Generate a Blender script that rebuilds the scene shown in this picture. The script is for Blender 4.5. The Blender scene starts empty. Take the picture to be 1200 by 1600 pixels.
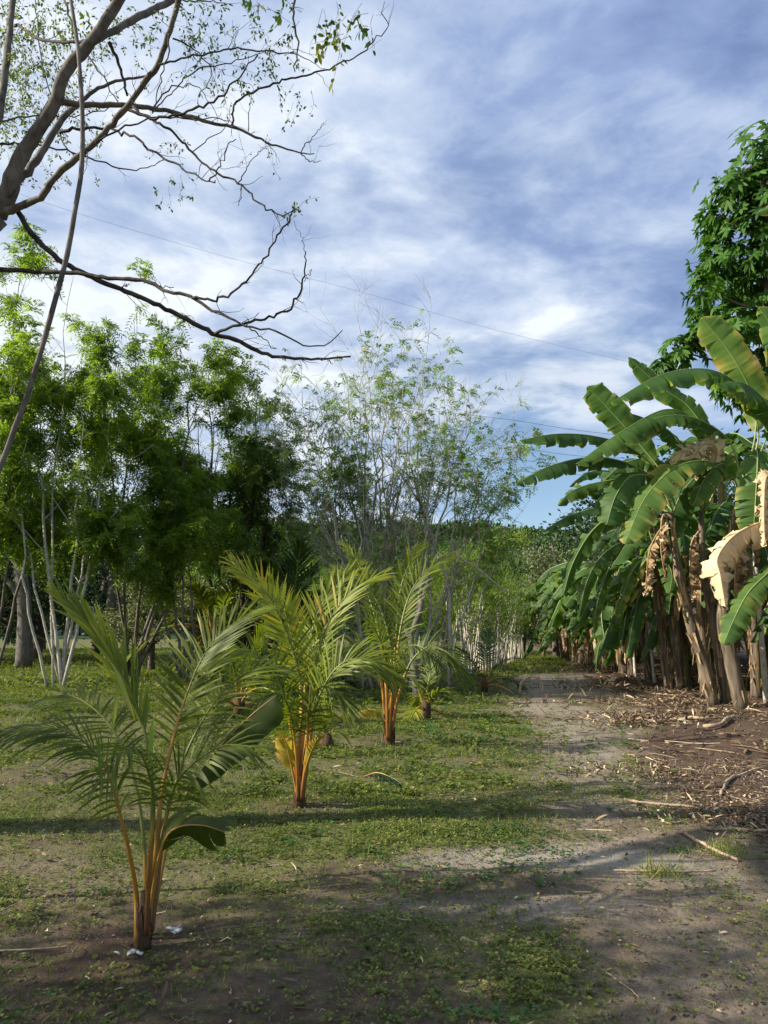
import bpy, math
import numpy as np
from mathutils import Vector

# ------------------------------------------------------------------ camera, sky, sun, exposure
sc = bpy.context.scene
COL = sc.collection
PITCH = math.radians(9.1); F = 1155.0; EYE = 1.5
cam = bpy.data.objects.new('camera', bpy.data.cameras.new('camera')); COL.objects.link(cam)
cam.location = (0, 0, EYE); cam.rotation_euler = (math.pi/2 + PITCH, 0, 0)
cam.data.sensor_fit = 'VERTICAL'; cam.data.sensor_height = 36.0; cam.data.lens = 36.0*F/1600
cam.data.clip_start = 0.05; cam.data.clip_end = 5000
sc.camera = cam
sc.view_settings.view_transform = 'Standard'; sc.view_settings.look = 'None'
sc.view_settings.gamma = 1.0; sc.view_settings.exposure = 0.82
sc.cycles.max_bounces = 6; sc.cycles.diffuse_bounces = 3; sc.cycles.glossy_bounces = 2
sc.cycles.transmission_bounces = 4; sc.cycles.transparent_max_bounces = 8
sc.cycles.caustics_reflective = False; sc.cycles.caustics_refractive = False

SUN_EL = math.radians(31); SUN_BACK = math.radians(9)
SUN = Vector((-math.cos(SUN_EL)*math.cos(SUN_BACK), -math.cos(SUN_EL)*math.sin(SUN_BACK), math.sin(SUN_EL)))
sun = bpy.data.objects.new('sun', bpy.data.lights.new('sun', 'SUN')); COL.objects.link(sun)
sun.data.energy = 5.0; sun.data.angle = math.radians(0.55); sun.data.color = (1.0, 0.91, 0.76)
sun.rotation_euler = SUN.to_track_quat('Z', 'Y').to_euler()

w = bpy.data.worlds.new('World'); sc.world = w; w.use_nodes = True
nt = w.node_tree; nt.nodes.clear()
def N(t, kind, **kw):
    n = t.nodes.new(kind)
    for k, v in kw.items(): setattr(n, k, v)
    return n
def mathn(t, op, a, b=None, c=None, clamp=False):
    n = t.nodes.new('ShaderNodeMath'); n.operation = op; n.use_clamp = clamp
    for i, v in enumerate((a, b, c)):
        if v is None: continue
        if isinstance(v, (int, float)): n.inputs[i].default_value = v
        else: t.links.new(v, n.inputs[i])
    return n.outputs[0]
def mixc(t, f, a, b, mode='MIX'):
    n = t.nodes.new('ShaderNodeMix'); n.data_type = 'RGBA'; n.blend_type = mode
    for s, v in ((n.inputs[0], f), (n.inputs[6], a), (n.inputs[7], b)):
        if isinstance(v, (int, float)): s.default_value = v
        elif isinstance(v, tuple): s.default_value = (*v, 1)[:4]
        else: t.links.new(v, s)
    return n.outputs[2]
def ramp(t, f, stops, interp='LINEAR'):
    n = t.nodes.new('ShaderNodeValToRGB'); t.links.new(f, n.inputs[0]); e = n.color_ramp
    e.interpolation = interp
    while len(e.elements) < len(stops): e.elements.new(0.5)
    for el, (p, c) in zip(e.elements, stops):
        el.position = p; el.color = (c, c, c, 1) if isinstance(c, (int, float)) else (*c, 1)
    return n.outputs[0]
sky = N(nt, 'ShaderNodeTexSky', sky_type='NISHITA', sun_disc=False)
sky.sun_elevation = SUN_EL; sky.sun_rotation = math.atan2(SUN.x, SUN.y); sky.air_density = 1.0; sky.dust_density = 0.6; sky.ozone_density = 2.5
bg_sky = N(nt, 'ShaderNodeBackground'); bg_sky.inputs[1].default_value = 0.09
nt.links.new(sky.outputs[0], bg_sky.inputs[0])
tc = N(nt, 'ShaderNodeTexCoord'); sep = N(nt, 'ShaderNodeSeparateXYZ'); nt.links.new(tc.outputs['Generated'], sep.inputs[0])
X, Y, Z = sep.outputs
zz = mathn(nt, 'ADD', mathn(nt, 'MAXIMUM', Z, 0.0), 0.14)
cmb = N(nt, 'ShaderNodeCombineXYZ')
nt.links.new(mathn(nt, 'DIVIDE', X, zz), cmb.inputs[0]); nt.links.new(mathn(nt, 'DIVIDE', Y, zz), cmb.inputs[1])
mp = N(nt, 'ShaderNodeMapping'); nt.links.new(cmb.outputs[0], mp.inputs[0])
mp.inputs['Rotation'].default_value = (0, 0, math.radians(-28)); mp.inputs['Scale'].default_value = (1.1, 1.35, 1); mp.inputs['Location'].default_value = (3.1, 0.7, 0)
def noise(t, vec, scale, detail=6, rough=0.55, dist=0.0):
    n = N(t, 'ShaderNodeTexNoise'); n.inputs['Scale'].default_value = scale; n.inputs['Detail'].default_value = detail
    n.inputs['Roughness'].default_value = rough; n.inputs['Distortion'].default_value = dist
    if vec is not None: t.links.new(vec, n.inputs['Vector'])
    return n.outputs['Fac']
n1 = noise(nt, mp.outputs[0], 1.1, 9, 0.52, 0.35)
n2 = noise(nt, mp.outputs[0], 2.6, 7, 0.55, 0.3)
n3 = noise(nt, mp.outputs[0], 7.0, 6, 0.6, 0.4)
# cloud cover: nearly closed overhead and to the left, opening low on the right
f = mathn(nt, 'ADD', mathn(nt, 'MULTIPLY', n1, 0.62), mathn(nt, 'ADD', mathn(nt, 'MULTIPLY', n2, 0.28), mathn(nt, 'MULTIPLY', n3, 0.10)))
lean = mathn(nt, 'MULTIPLY', X, -0.16)
low = mathn(nt, 'MULTIPLY', mathn(nt, 'SUBTRACT', Z, 0.36), 0.40)
cover = ramp(nt, mathn(nt, 'ADD', mathn(nt, 'ADD', f, lean), low), [(0.28, 0.0), (0.40, 0.70), (0.56, 1.0)], 'EASE')
# a clear strip low on the right, with a bright cloud bank just above it
zl = mathn(nt, 'SUBTRACT', Z, mathn(nt, 'MULTIPLY', mathn(nt, 'SUBTRACT', n2, 0.5), 0.10))
openr = mathn(nt, 'MULTIPLY', ramp(nt, zl, [(0.20, 1.0), (0.27, 0.0)], 'EASE'), ramp(nt, X, [(0.03, 0.0), (0.16, 1.0)], 'EASE'))
cover = mathn(nt, 'MULTIPLY', cover, mathn(nt, 'SUBTRACT', 1.0, mathn(nt, 'MULTIPLY', openr, 0.95)))
bank = mathn(nt, 'MULTIPLY', ramp(nt, zl, [(0.23, 0.0), (0.29, 1.0), (0.31, 1.0), (0.40, 0.0)], 'EASE'), ramp(nt, X, [(0.0, 0.25), (0.2, 1.0)]))
bright = mathn(nt, 'ADD', mathn(nt, 'ADD', mathn(nt, 'MULTIPLY_ADD', n1, 0.10, -0.26), mathn(nt, 'ADD', mathn(nt, 'MULTIPLY', n2, 1.05), mathn(nt, 'MULTIPLY', n3, 0.40))),
               mathn(nt, 'ADD', mathn(nt, 'ADD', mathn(nt, 'MULTIPLY', X, -0.42), mathn(nt, 'MULTIPLY', bank, 0.22)), mathn(nt, 'MULTIPLY', Z, -0.22)))
ccol = ramp(nt, bright, [(0.02, (0.18, 0.25, 0.46)), (0.22, (0.27, 0.36, 0.58)), (0.44, (0.48, 0.57, 0.73)), (0.64, (0.76, 0.81, 0.87))])
bg_c = N(nt, 'ShaderNodeBackground'); bg_c.inputs[1].default_value = 0.70; nt.links.new(ccol, bg_c.inputs[0])
mxs = N(nt, 'ShaderNodeMixShader'); nt.links.new(cover, mxs.inputs[0]); nt.links.new(bg_sky.outputs[0], mxs.inputs[1]); nt.links.new(bg_c.outputs[0], mxs.inputs[2])
wo = N(nt, 'ShaderNodeOutputWorld'); nt.links.new(mxs.outputs[0], wo.inputs[0])

# ------------------------------------------------------------------ helpers
UPV = np.array([0., 0., 1.])
def ray(px, py):
    vx = (px-600)/F; vz = (800-py)/F
    return np.array([vx, math.cos(PITCH)-vz*math.sin(PITCH), math.sin(PITCH)+vz*math.cos(PITCH)])
def P(px, py, d):                    # the point d metres forward that the photograph shows at (px, py)
    r = ray(px, py); return np.array([0, 0, EYE]) + r*(d/r[1])
def sstep(x, a, b):
    t = np.clip((np.asarray(x, float)-a)/(b-a), 0, 1); return t*t*(3-2*t)
def hash2(ix, iy, seed):
    h = (ix.astype(np.int64)*374761393 + iy.astype(np.int64)*668265263 + seed*974634777) & 0x7fffffff
    h = ((h ^ (h >> 13))*1274126177) & 0x7fffffff
    return ((h ^ (h >> 16)) & 0xffff)/65535.0
def vnoise(x, y, seed=0):
    x = np.asarray(x, float); y = np.asarray(y, float)
    ix = np.floor(x); iy = np.floor(y); fx = x-ix; fy = y-iy
    fx = fx*fx*(3-2*fx); fy = fy*fy*(3-2*fy)
    a = hash2(ix, iy, seed); b = hash2(ix+1, iy, seed); c = hash2(ix, iy+1, seed); d = hash2(ix+1, iy+1, seed)
    return (a*(1-fx)+b*fx)*(1-fy) + (c*(1-fx)+d*fx)*fy
def fbm(x, y, seed=0, o=4):
    s = 0; a = 0.5; t = 0
    for i in range(o):
        s = s + a*vnoise(x*2**i, y*2**i, seed+i*17); t += a; a *= 0.5
    return s/t
def gz(x, y):
    x = np.asarray(x, float); y = np.asarray(y, float)
    h = 0.30*sstep(y, 9.3, 12.5)*sstep(-x, 0.8, 3.4)
    h = h + 0.10*(fbm(x*0.35, y*0.35, 5, 3)-0.5)
    m = sstep(x-PX(y), 0.5, 1.6)*sstep(y, 4, 7)*(1-sstep(y, 30, 40))
    h = h + m*0.16*(fbm(x*1.3, y*1.3, 9, 3)-0.45)
    h = h + 0.10*np.exp(-(((x-4.6)/1.6)**2+((y-18.6)/.7)**2))
    return h
_py = np.array([-5, 0, 3.0, 4.1, 6.6, 9, 13, 20.5, 35, 60]); _px = np.array([0.5, 0.7, 1.15, 1.45, 1.9, 2.35, 2.95, 4.3, 7.3, 12.])
def PX(y): return np.interp(y, _py, _px)
def G(px, py):                       # the ground point seen at (px, py)
    r = ray(px, py); h = 0.0
    for _ in range(6):
        t = (h-EYE)/min(r[2], -1e-3); p = r*t; h = float(gz(p[0], p[1]))
    return np.array([p[0], p[1], h])
def onground(x, y, dz=0.0): return np.array([x, y, float(gz(x, y))+dz])
def nrm(v):
    v = np.asarray(v, float); return v/np.maximum(np.linalg.norm(v, axis=-1, keepdims=True), 1e-9)

class Geo:
    def __init__(s): s.V = []; s.Q = []; s.T = []; s.A = []; s.n = 0; s.mq = []; s.mt = []
    def add(s, V, Q=None, T=None, var=0.5, mi=0):
        V = np.asarray(V, float).reshape(-1, 3)
        if Q is not None and len(Q):
            Q = np.asarray(Q).reshape(-1, 4); s.Q.append(Q+s.n); s.mq.append(np.full(len(Q), mi))
        if T is not None and len(T):
            T = np.asarray(T).reshape(-1, 3); s.T.append(T+s.n); s.mt.append(np.full(len(T), mi))
        s.A.append(np.broadcast_to(np.asarray(var, float), (len(V),)).copy()); s.V.append(V); s.n += len(V)
    def mesh(s, name, mats, smooth=True):
        V = np.concatenate(s.V) if s.V else np.zeros((0, 3))
        Q = np.concatenate(s.Q) if s.Q else np.zeros((0, 4), int); T = np.concatenate(s.T) if s.T else np.zeros((0, 3), int)
        m = bpy.data.meshes.new(name); nq, nt_ = len(Q), len(T)
        m.vertices.add(len(V)); m.vertices.foreach_set('co', V.astype(np.float32).ravel())
        m.loops.add(nq*4+nt_*3); m.loops.foreach_set('vertex_index', np.concatenate([Q.ravel(), T.ravel()]).astype(np.int32))
        m.polygons.add(nq+nt_)
        m.polygons.foreach_set('loop_start', np.concatenate([np.arange(nq)*4, nq*4+np.arange(nt_)*3]).astype(np.int32))
        mi = np.concatenate([np.concatenate(s.mq) if s.mq else np.zeros(0), np.concatenate(s.mt) if s.mt else np.zeros(0)]).astype(np.int32)
        m.polygons.foreach_set('material_index', mi)
        m.polygons.foreach_set('use_smooth', np.full(nq+nt_, smooth))
        m.update(calc_edges=True)
        a = m.attributes.new('var', 'FLOAT', 'POINT'); a.data.foreach_set('value', np.concatenate(s.A).astype(np.float32))
        for x in (mats if isinstance(mats, (list, tuple)) else [mats]): m.materials.append(x)
        return m
def obj(name, geo, mats, parent=None, loc=None, smooth=True):
    o = bpy.data.objects.new(name, geo.mesh(name, mats, smooth) if isinstance(geo, Geo) else geo)
    COL.objects.link(o)
    if parent is not None: o.parent = parent
    if loc is not None: o.location = [float(v) for v in loc]
    return o
def tag(o, label=None, cat=None, group=None, kind=None):
    if label: o['label'] = label
    if cat: o['category'] = cat
    if group: o['group'] = group
    if kind: o['kind'] = kind
    return o
def thing(name, loc, label, cat, group=None, rz=0.0, s=(1, 1, 1)):
    o = bpy.data.objects.new(name, None); COL.objects.link(o); o.empty_display_size = 0.2
    o.location = [float(v) for v in loc]; o.rotation_euler = (0, 0, rz); o.scale = s
    return tag(o, label, cat, group)
def dup(root, loc, rz, s, label, group=None):
    r = root.copy(); COL.objects.link(r); r.location = [float(v) for v in loc]; r.rotation_euler = (0, 0, rz); r.scale = s
    r['label'] = label
    if group: r['group'] = group
    for ch in list(root.children):
        c = ch.copy(); COL.objects.link(c); c.parent = r
        for g in ch.children:
            d = g.copy(); COL.objects.link(d); d.parent = c
    return r

def frames(pts):
    T = np.gradient(pts, axis=0); T = nrm(T)
    u = np.cross(T[0], [0.31, 0.17, 0.93]); u = nrm(u); U = [u]
    for i in range(1, len(pts)):
        v = U[-1]-T[i]*np.dot(U[-1], T[i]); U.append(nrm(v))
    U = np.array(U); return T, U, np.cross(T, U)
def smooth_path(c, n):
    c = np.asarray(c, float); m = len(c)
    e = np.vstack([2*c[0]-c[1], c, 2*c[-1]-c[-2]])
    L = np.concatenate([[0], np.cumsum(np.linalg.norm(np.diff(c, axis=0), axis=1))]); s = np.linspace(0, L[-1], n)
    k = np.clip(np.searchsorted(L, s, side='right')-1, 0, m-2); t = ((s-L[k])/np.maximum(L[k+1]-L[k], 1e-9))[:, None]
    p0, p1, p2, p3 = e[k], e[k+1], e[k+2], e[k+3]
    return 0.5*((2*p1)+(-p0+p2)*t+(2*p0-5*p1+4*p2-p3)*t*t+(-p0+3*p1-3*p2+p3)*t**3)
def tube(g, pts, r, sides=8, var=0.5, mi=0, rough=0.0, rng=None):
    pts = np.asarray(pts, float); n = len(pts); r = np.interp(np.linspace(0, 1, n), np.linspace(0, 1, len(np.atleast_1d(r))), np.atleast_1d(r))
    T, U, W = frames(pts); a = np.arange(sides)*2*np.pi/sides
    rr = r[:, None]*np.ones((n, sides))
    if rough and rng is not None:
        rr = rr*(1+rough*(rng.random((n, sides))-0.5)*0.8)*(1+rough*(rng.random((n, 1))-0.5))
    V = pts[:, None]+rr[..., None]*(np.cos(a)[None, :, None]*U[:, None]+np.sin(a)[None, :, None]*W[:, None])
    i = np.arange(n-1)[:, None]*sides; j = np.arange(sides)[None]; k = (j+1) % sides
    Q = np.stack([i+j, i+k, i+sides+k, i+sides+j], -1).reshape(-1, 4)
    V = V.reshape(-1, 3); T3 = []
    for c0, (b, fl) in ((pts[0], (0, True)), (pts[-1], ((n-1)*sides, False))):
        ci = len(V); V = np.vstack([V, c0[None]])
        for q in range(sides):
            a0, a1 = b+q, b+(q+1) % sides
            T3.append((ci, a1, a0) if fl else (ci, a0, a1))
    vv = var if np.isscalar(var) else np.concatenate([np.repeat(np.interp(np.linspace(0, 1, n), np.linspace(0, 1, len(var)), var), sides), [var[0], var[-1]]])
    g.add(V, Q, T3, vv, mi)
def tubes(g, PP, R, sides=3, var=0.5, mi=0):     # PP (n,K,3), R (n,K)
    PP = np.asarray(PP, float)
    if len(PP) == 0: return
    n, K, _ = PP.shape
    T = nrm(np.gradient(PP, axis=1)); ref = np.broadcast_to(np.array([0.3, 0.2, 0.93]), T.shape).copy()
    bad = np.abs((T*nrm(ref)).sum(-1)) > 0.97; ref[bad] = [1, 0, 0]
    U = nrm(np.cross(T, ref)); W = np.cross(T, U); a = np.arange(sides)*2*np.pi/sides
    V = PP[:, :, None]+R[:, :, None, None]*(np.cos(a)[:, None]*U[:, :, None]+np.sin(a)[:, None]*W[:, :, None])
    b = (np.arange(n)*K*sides)[:, None, None]; i = (np.arange(K-1)*sides)[None, :, None]; j = np.arange(sides)[None, None]; k = (j+1) % sides
    Q = np.stack([b+i+j, b+i+k, b+i+sides+k, b+i+sides+j], -1).reshape(-1, 4)
    v = np.repeat(np.broadcast_to(var, (n,)), K*sides)
    g.add(V.reshape(-1, 3), Q, None, v, mi)
def rhombs(g, B, D, S, L, W, var=0.5, fold=0.25, mi=0, wide=0.42):   # leaf: base, direction, side, length, width
    n = len(B)
    if n == 0: return
    L = np.broadcast_to(L, (n,))[:, None]; W = np.broadcast_to(W, (n,))[:, None]; Nn = np.cross(D, S)
    m = B+D*L*wide; V = np.stack([B, m+S*W*.5+Nn*W*fold, B+D*L, m-S*W*.5+Nn*W*fold], 1)
    k = np.arange(n)[:, None]*4
    T = np.concatenate([k+[0, 1, 2], k+[0, 2, 3]]); g.add(V.reshape(-1, 3), None, T, np.repeat(np.broadcast_to(var, (n,)), 4), mi)
def leaves6(g, B, D, S, L, W, var=0.5, fold=0.2, droop=0.25, mi=0):  # rounder folded leaf, 8 verts
    n = len(B)
    if n == 0: return
    L = np.broadcast_to(L, (n,))[:, None]; W = np.broadcast_to(W, (n,))[:, None]; Nn = np.cross(D, S)
    def at(t): return B+D*L*t-UPV*L*droop*t*t
    c1, c2 = at(.3), at(.68)
    V = np.stack([at(0), c1+S*W*.45+Nn*W*fold, c1, c1-S*W*.45+Nn*W*fold, c2+S*W*.4+Nn*W*fold, c2, c2-S*W*.4+Nn*W*fold, at(1)], 1)
    k = np.arange(n)[:, None]*8
    T = np.concatenate([k+[0, 1, 2], k+[0, 2, 3], k+[4, 7, 5], k+[5, 7, 6]]); Q = np.concatenate([k+[1, 4, 5, 2], k+[2, 5, 6, 3]])
    g.add(V.reshape(-1, 3), Q, T, np.repeat(np.broadcast_to(var, (n,)), 8), mi)
def rand_dirs(rng, n, flat=1.0):
    v = rng.normal(size=(n, 3)); v[:, 2] *= flat; return nrm(v)
def perp(D, rng):
    return nrm(np.cross(D, rng.normal(size=D.shape)))

# ------------------------------------------------------------------ materials
def newmat(name):
    m = bpy.data.materials.new(name); m.use_nodes = True; t = m.node_tree; t.nodes.clear(); return m, t
def attr(t, nm='var'):
    n = N(t, 'ShaderNodeAttribute', attribute_name=nm); return n.outputs['Fac']
def pos(t):
    return N(t, 'ShaderNodeTexCoord').outputs['Object']
def leafmat(name, stops, trans=0.35, rough=0.45, spec=0.5, tcol=None, nscale=6.0, bump=0.0):
    m, t = newmat(name)
    v = mathn(t, 'ADD', attr(t), mathn(t, 'MULTIPLY', mathn(t, 'SUBTRACT', noise(t, pos(t), nscale, 3), 0.5), 0.35))
    c = ramp(t, v, stops)
    b = N(t, 'ShaderNodeBsdfPrincipled'); t.links.new(c, b.inputs['Base Color']); b.inputs['Roughness'].default_value = rough
    b.inputs['Specular IOR Level'].default_value = spec
    tr = N(t, 'ShaderNodeBsdfTranslucent')
    t.links.new(mixc(t, 1.0, c, tcol or (1.9, 2.0, 0.7), 'MULTIPLY'), tr.inputs[0])
    if bump:
        bn = N(t, 'ShaderNodeBump'); bn.inputs['Strength'].default_value = bump; bn.inputs['Distance'].default_value = 0.01
        t.links.new(noise(t, pos(t), 40, 3), bn.inputs['Height']); t.links.new(bn.outputs[0], b.inputs['Normal'])
    mx = N(t, 'ShaderNodeMixShader'); mx.inputs[0].default_value = trans
    t.links.new(b.outputs[0], mx.inputs[1]); t.links.new(tr.outputs[0], mx.inputs[2])
    o = N(t, 'ShaderNodeOutputMaterial'); t.links.new(mx.outputs[0], o.inputs[0]); return m
def barkmat(name, c1, c2, scale=8.0, stretch=0.25, bump=0.6, rough=0.85, c3=None, usevar=False):
    m, t = newmat(name)
    mp_ = N(t, 'ShaderNodeMapping'); mp_.inputs['Scale'].default_value = (1, 1, stretch); t.links.new(pos(t), mp_.inputs[0])
    a = noise(t, mp_.outputs[0], scale, 6, 0.65, 0.3); b_ = noise(t, mp_.outputs[0], scale*0.45, 4, 0.55)
    c = ramp(t, a, [(0.32, c1), (0.66, c2)])
    if c3: c = mixc(t, ramp(t, b_, [(0.56, 0.0), (0.66, 0.85)]), c, c3)
    if usevar: c = mixc(t, attr(t), c, usevar)
    b = N(t, 'ShaderNodeBsdfPrincipled'); t.links.new(c, b.inputs['Base Color']); b.inputs['Roughness'].default_value = rough
    b.inputs['Specular IOR Level'].default_value = 0.25
    bn = N(t, 'ShaderNodeBump'); bn.inputs['Strength'].default_value = bump; bn.inputs['Distance'].default_value = 0.02
    t.links.new(a, bn.inputs['Height']); t.links.new(bn.outputs[0], b.inputs['Normal'])
    o = N(t, 'ShaderNodeOutputMaterial'); t.links.new(b.outputs[0], o.inputs[0]); return m
M = {}
M['feather'] = leafmat('feathery_leaf', [(0.0, (0.055, 0.10, 0.018)), (0.5, (0.125, 0.19, 0.028)), (1.0, (0.24, 0.31, 0.04))], 0.6, 0.5, 0.25)
M['feather_dark'] = leafmat('feathery_leaf_dark', [(0.0, (0.045, 0.085, 0.020)), (0.5, (0.095, 0.150, 0.032)), (1.0, (0.17, 0.23, 0.045))], 0.55, 0.5, 0.25)
M['feather_pale'] = leafmat('feathery_leaf_pale', [(0.0, (0.06, 0.12, 0.02)), (0.55, (0.12, 0.22, 0.035)), (0.85, (0.22, 0.31, 0.05)), (1.0, (0.32, 0.24, 0.09))], 0.35, 0.5, 0.3)
M['small'] = leafmat('small_leaf', [(0.0, (0.02, 0.05, 0.012)), (0.6, (0.06, 0.10, 0.02)), (1.0, (0.22, 0.22, 0.04))], 0.45, 0.5, 0.3)
M['broad'] = leafmat('broad_leaf', [(0.0, (0.018, 0.055, 0.012)), (0.5, (0.040, 0.110, 0.016)), (1.0, (0.09, 0.19, 0.025))], 0.25, 0.6, 0.2)
M['bg_green'] = leafmat('bg_leaf', [(0.0, (0.018, 0.045, 0.012)), (0.5, (0.040, 0.095, 0.018)), (1.0, (0.09, 0.17, 0.025))], 0.25, 0.5, 0.35, nscale=1.2)
M['bg_yellow'] = leafmat('bg_leaf_yellow', [(0.0, (0.05, 0.09, 0.012)), (0.5, (0.11, 0.18, 0.02)), (1.0, (0.22, 0.28, 0.035))], 0.35, 0.5, 0.35, nscale=1.2)
M['bg_grey'] = leafmat('bg_leaf_grey', [(0.0, (0.06, 0.09, 0.04)), (0.5, (0.13, 0.16, 0.08)), (1.0, (0.28, 0.27, 0.17))], 0.2, 0.6, 0.3, nscale=1.5)
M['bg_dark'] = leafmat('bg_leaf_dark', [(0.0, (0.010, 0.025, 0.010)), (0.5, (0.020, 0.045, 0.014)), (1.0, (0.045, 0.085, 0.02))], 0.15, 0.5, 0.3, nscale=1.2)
M['hill'] = leafmat('hill_leaf', [(0.0, (0.020, 0.050, 0.018)), (0.5, (0.045, 0.090, 0.028)), (1.0, (0.10, 0.15, 0.04))], 0.1, 0.6, 0.2, nscale=0.06)
M['coco'] = leafmat('coconut_leaflet', [(0.0, (0.035, 0.055, 0.010)), (0.45, (0.090, 0.125, 0.012)), (0.75, (0.22, 0.26, 0.016)), (1.0, (0.42, 0.27, 0.05))], 0.36, 0.48, 0.28, nscale=3)
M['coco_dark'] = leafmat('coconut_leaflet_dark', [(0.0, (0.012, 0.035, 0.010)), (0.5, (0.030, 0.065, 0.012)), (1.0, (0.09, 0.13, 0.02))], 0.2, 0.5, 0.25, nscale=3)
M['petiole'] = leafmat('orange_petiole', [(0.0, (0.12, 0.05, 0.02)), (0.35, (0.36, 0.16, 0.03)), (0.65, (0.42, 0.25, 0.04)), (0.9, (0.13, 0.16, 0.02))], 0.05, 0.4, 0.5, nscale=12)
M['banana'] = leafmat('banana_blade', [(0.0, (0.026, 0.068, 0.018)), (0.5, (0.055, 0.120, 0.024)), (0.74, (0.11, 0.19, 0.040)), (0.92, (0.30, 0.27, 0.05)), (1.0, (0.42, 0.30, 0.14))], 0.38, 0.55, 0.3, nscale=1.8, bump=.2)
M['banana_rib'] = leafmat('banana_midrib', [(0.0, (0.16, 0.24, 0.06)), (1.0, (0.30, 0.34, 0.12))], 0.1, 0.4, 0.5)
M['dry'] = leafmat('dry_banana_blade', [(0.0, (0.16, 0.09, 0.045)), (0.45, (0.42, 0.29, 0.16)), (1.0, (0.78, 0.64, 0.42))], 0.25, 0.75, 0.2, tcol=(1.1, 1.0, 0.7), nscale=4)
M['weed'] = leafmat('weed_leaf', [(0.0, (0.040, 0.065, 0.014)), (0.5, (0.115, 0.155, 0.030)), (0.85, (0.21, 0.24, 0.05)), (1.0, (0.32, 0.26, 0.10))], 0.3, 0.5, 0.3, nscale=0.8)
M['weed_cool'] = leafmat('creeper_leaf', [(0.0, (0.02, 0.07, 0.02)), (0.6, (0.060, 0.135, 0.026)), (1.0, (0.12, 0.22, 0.04))], 0.3, 0.45, 0.4, nscale=1)
M['straw'] = leafmat('straw', [(0.0, (0.07, 0.045, 0.03)), (0.5, (0.16, 0.11, 0.07)), (0.85, (0.34, 0.26, 0.16)), (1.0, (0.66, 0.54, 0.38))], 0.1, 0.8, 0.2, tcol=(1, 1, .8), nscale=5)
M['white'] = leafmat('pale_scrap', [(0.0, (0.6, 0.6, 0.58)), (1.0, (0.8, 0.8, 0.78))], 0.05, 0.6, 0.3, tcol=(1, 1, 1))
M['bark_grey'] = barkmat('grey_bark', (0.055, 0.050, 0.042), (0.19, 0.17, 0.145), 14, 0.4, 0.5)
M['bark_dark'] = barkmat('dark_bark', (0.022, 0.020, 0.017), (0.085, 0.075, 0.062), 14, 0.4, 0.6)
M['bark_pale'] = barkmat('pale_bark', (0.21, 0.20, 0.16), (0.48, 0.45, 0.38), 18, 0.5, 0.3, c3=(0.40, 0.42, 0.30))
M['pole'] = barkmat('pale_pole', (0.30, 0.28, 0.23), (0.66, 0.62, 0.53), 16, 0.5, 0.3, c3=(0.42, 0.40, 0.24))
M['bark_far'] = barkmat('brown_bark', (0.06, 0.05, 0.04), (0.16, 0.13, 0.10), 5, 0.3, 0.5)
M['pseudo'] = barkmat('banana_stem', (0.034, 0.025, 0.018), (0.23, 0.18, 0.13), 11, 0.08, 1.0, 0.75, c3=(0.22, 0.21, 0.06))
M['coco_base'] = barkmat('fibrous_base', (0.035, 0.022, 0.015), (0.11, 0.065, 0.035), 30, 0.2, 0.9)
M['stick'] = barkmat('dry_stick', (0.20, 0.14, 0.09), (0.48, 0.37, 0.25), 20, 1, 0.4)
M['wire'] = barkmat('wire', (0.02, 0.02, 0.02), (0.03, 0.03, 0.03), 5, 1, 0.0, 0.5)

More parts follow.
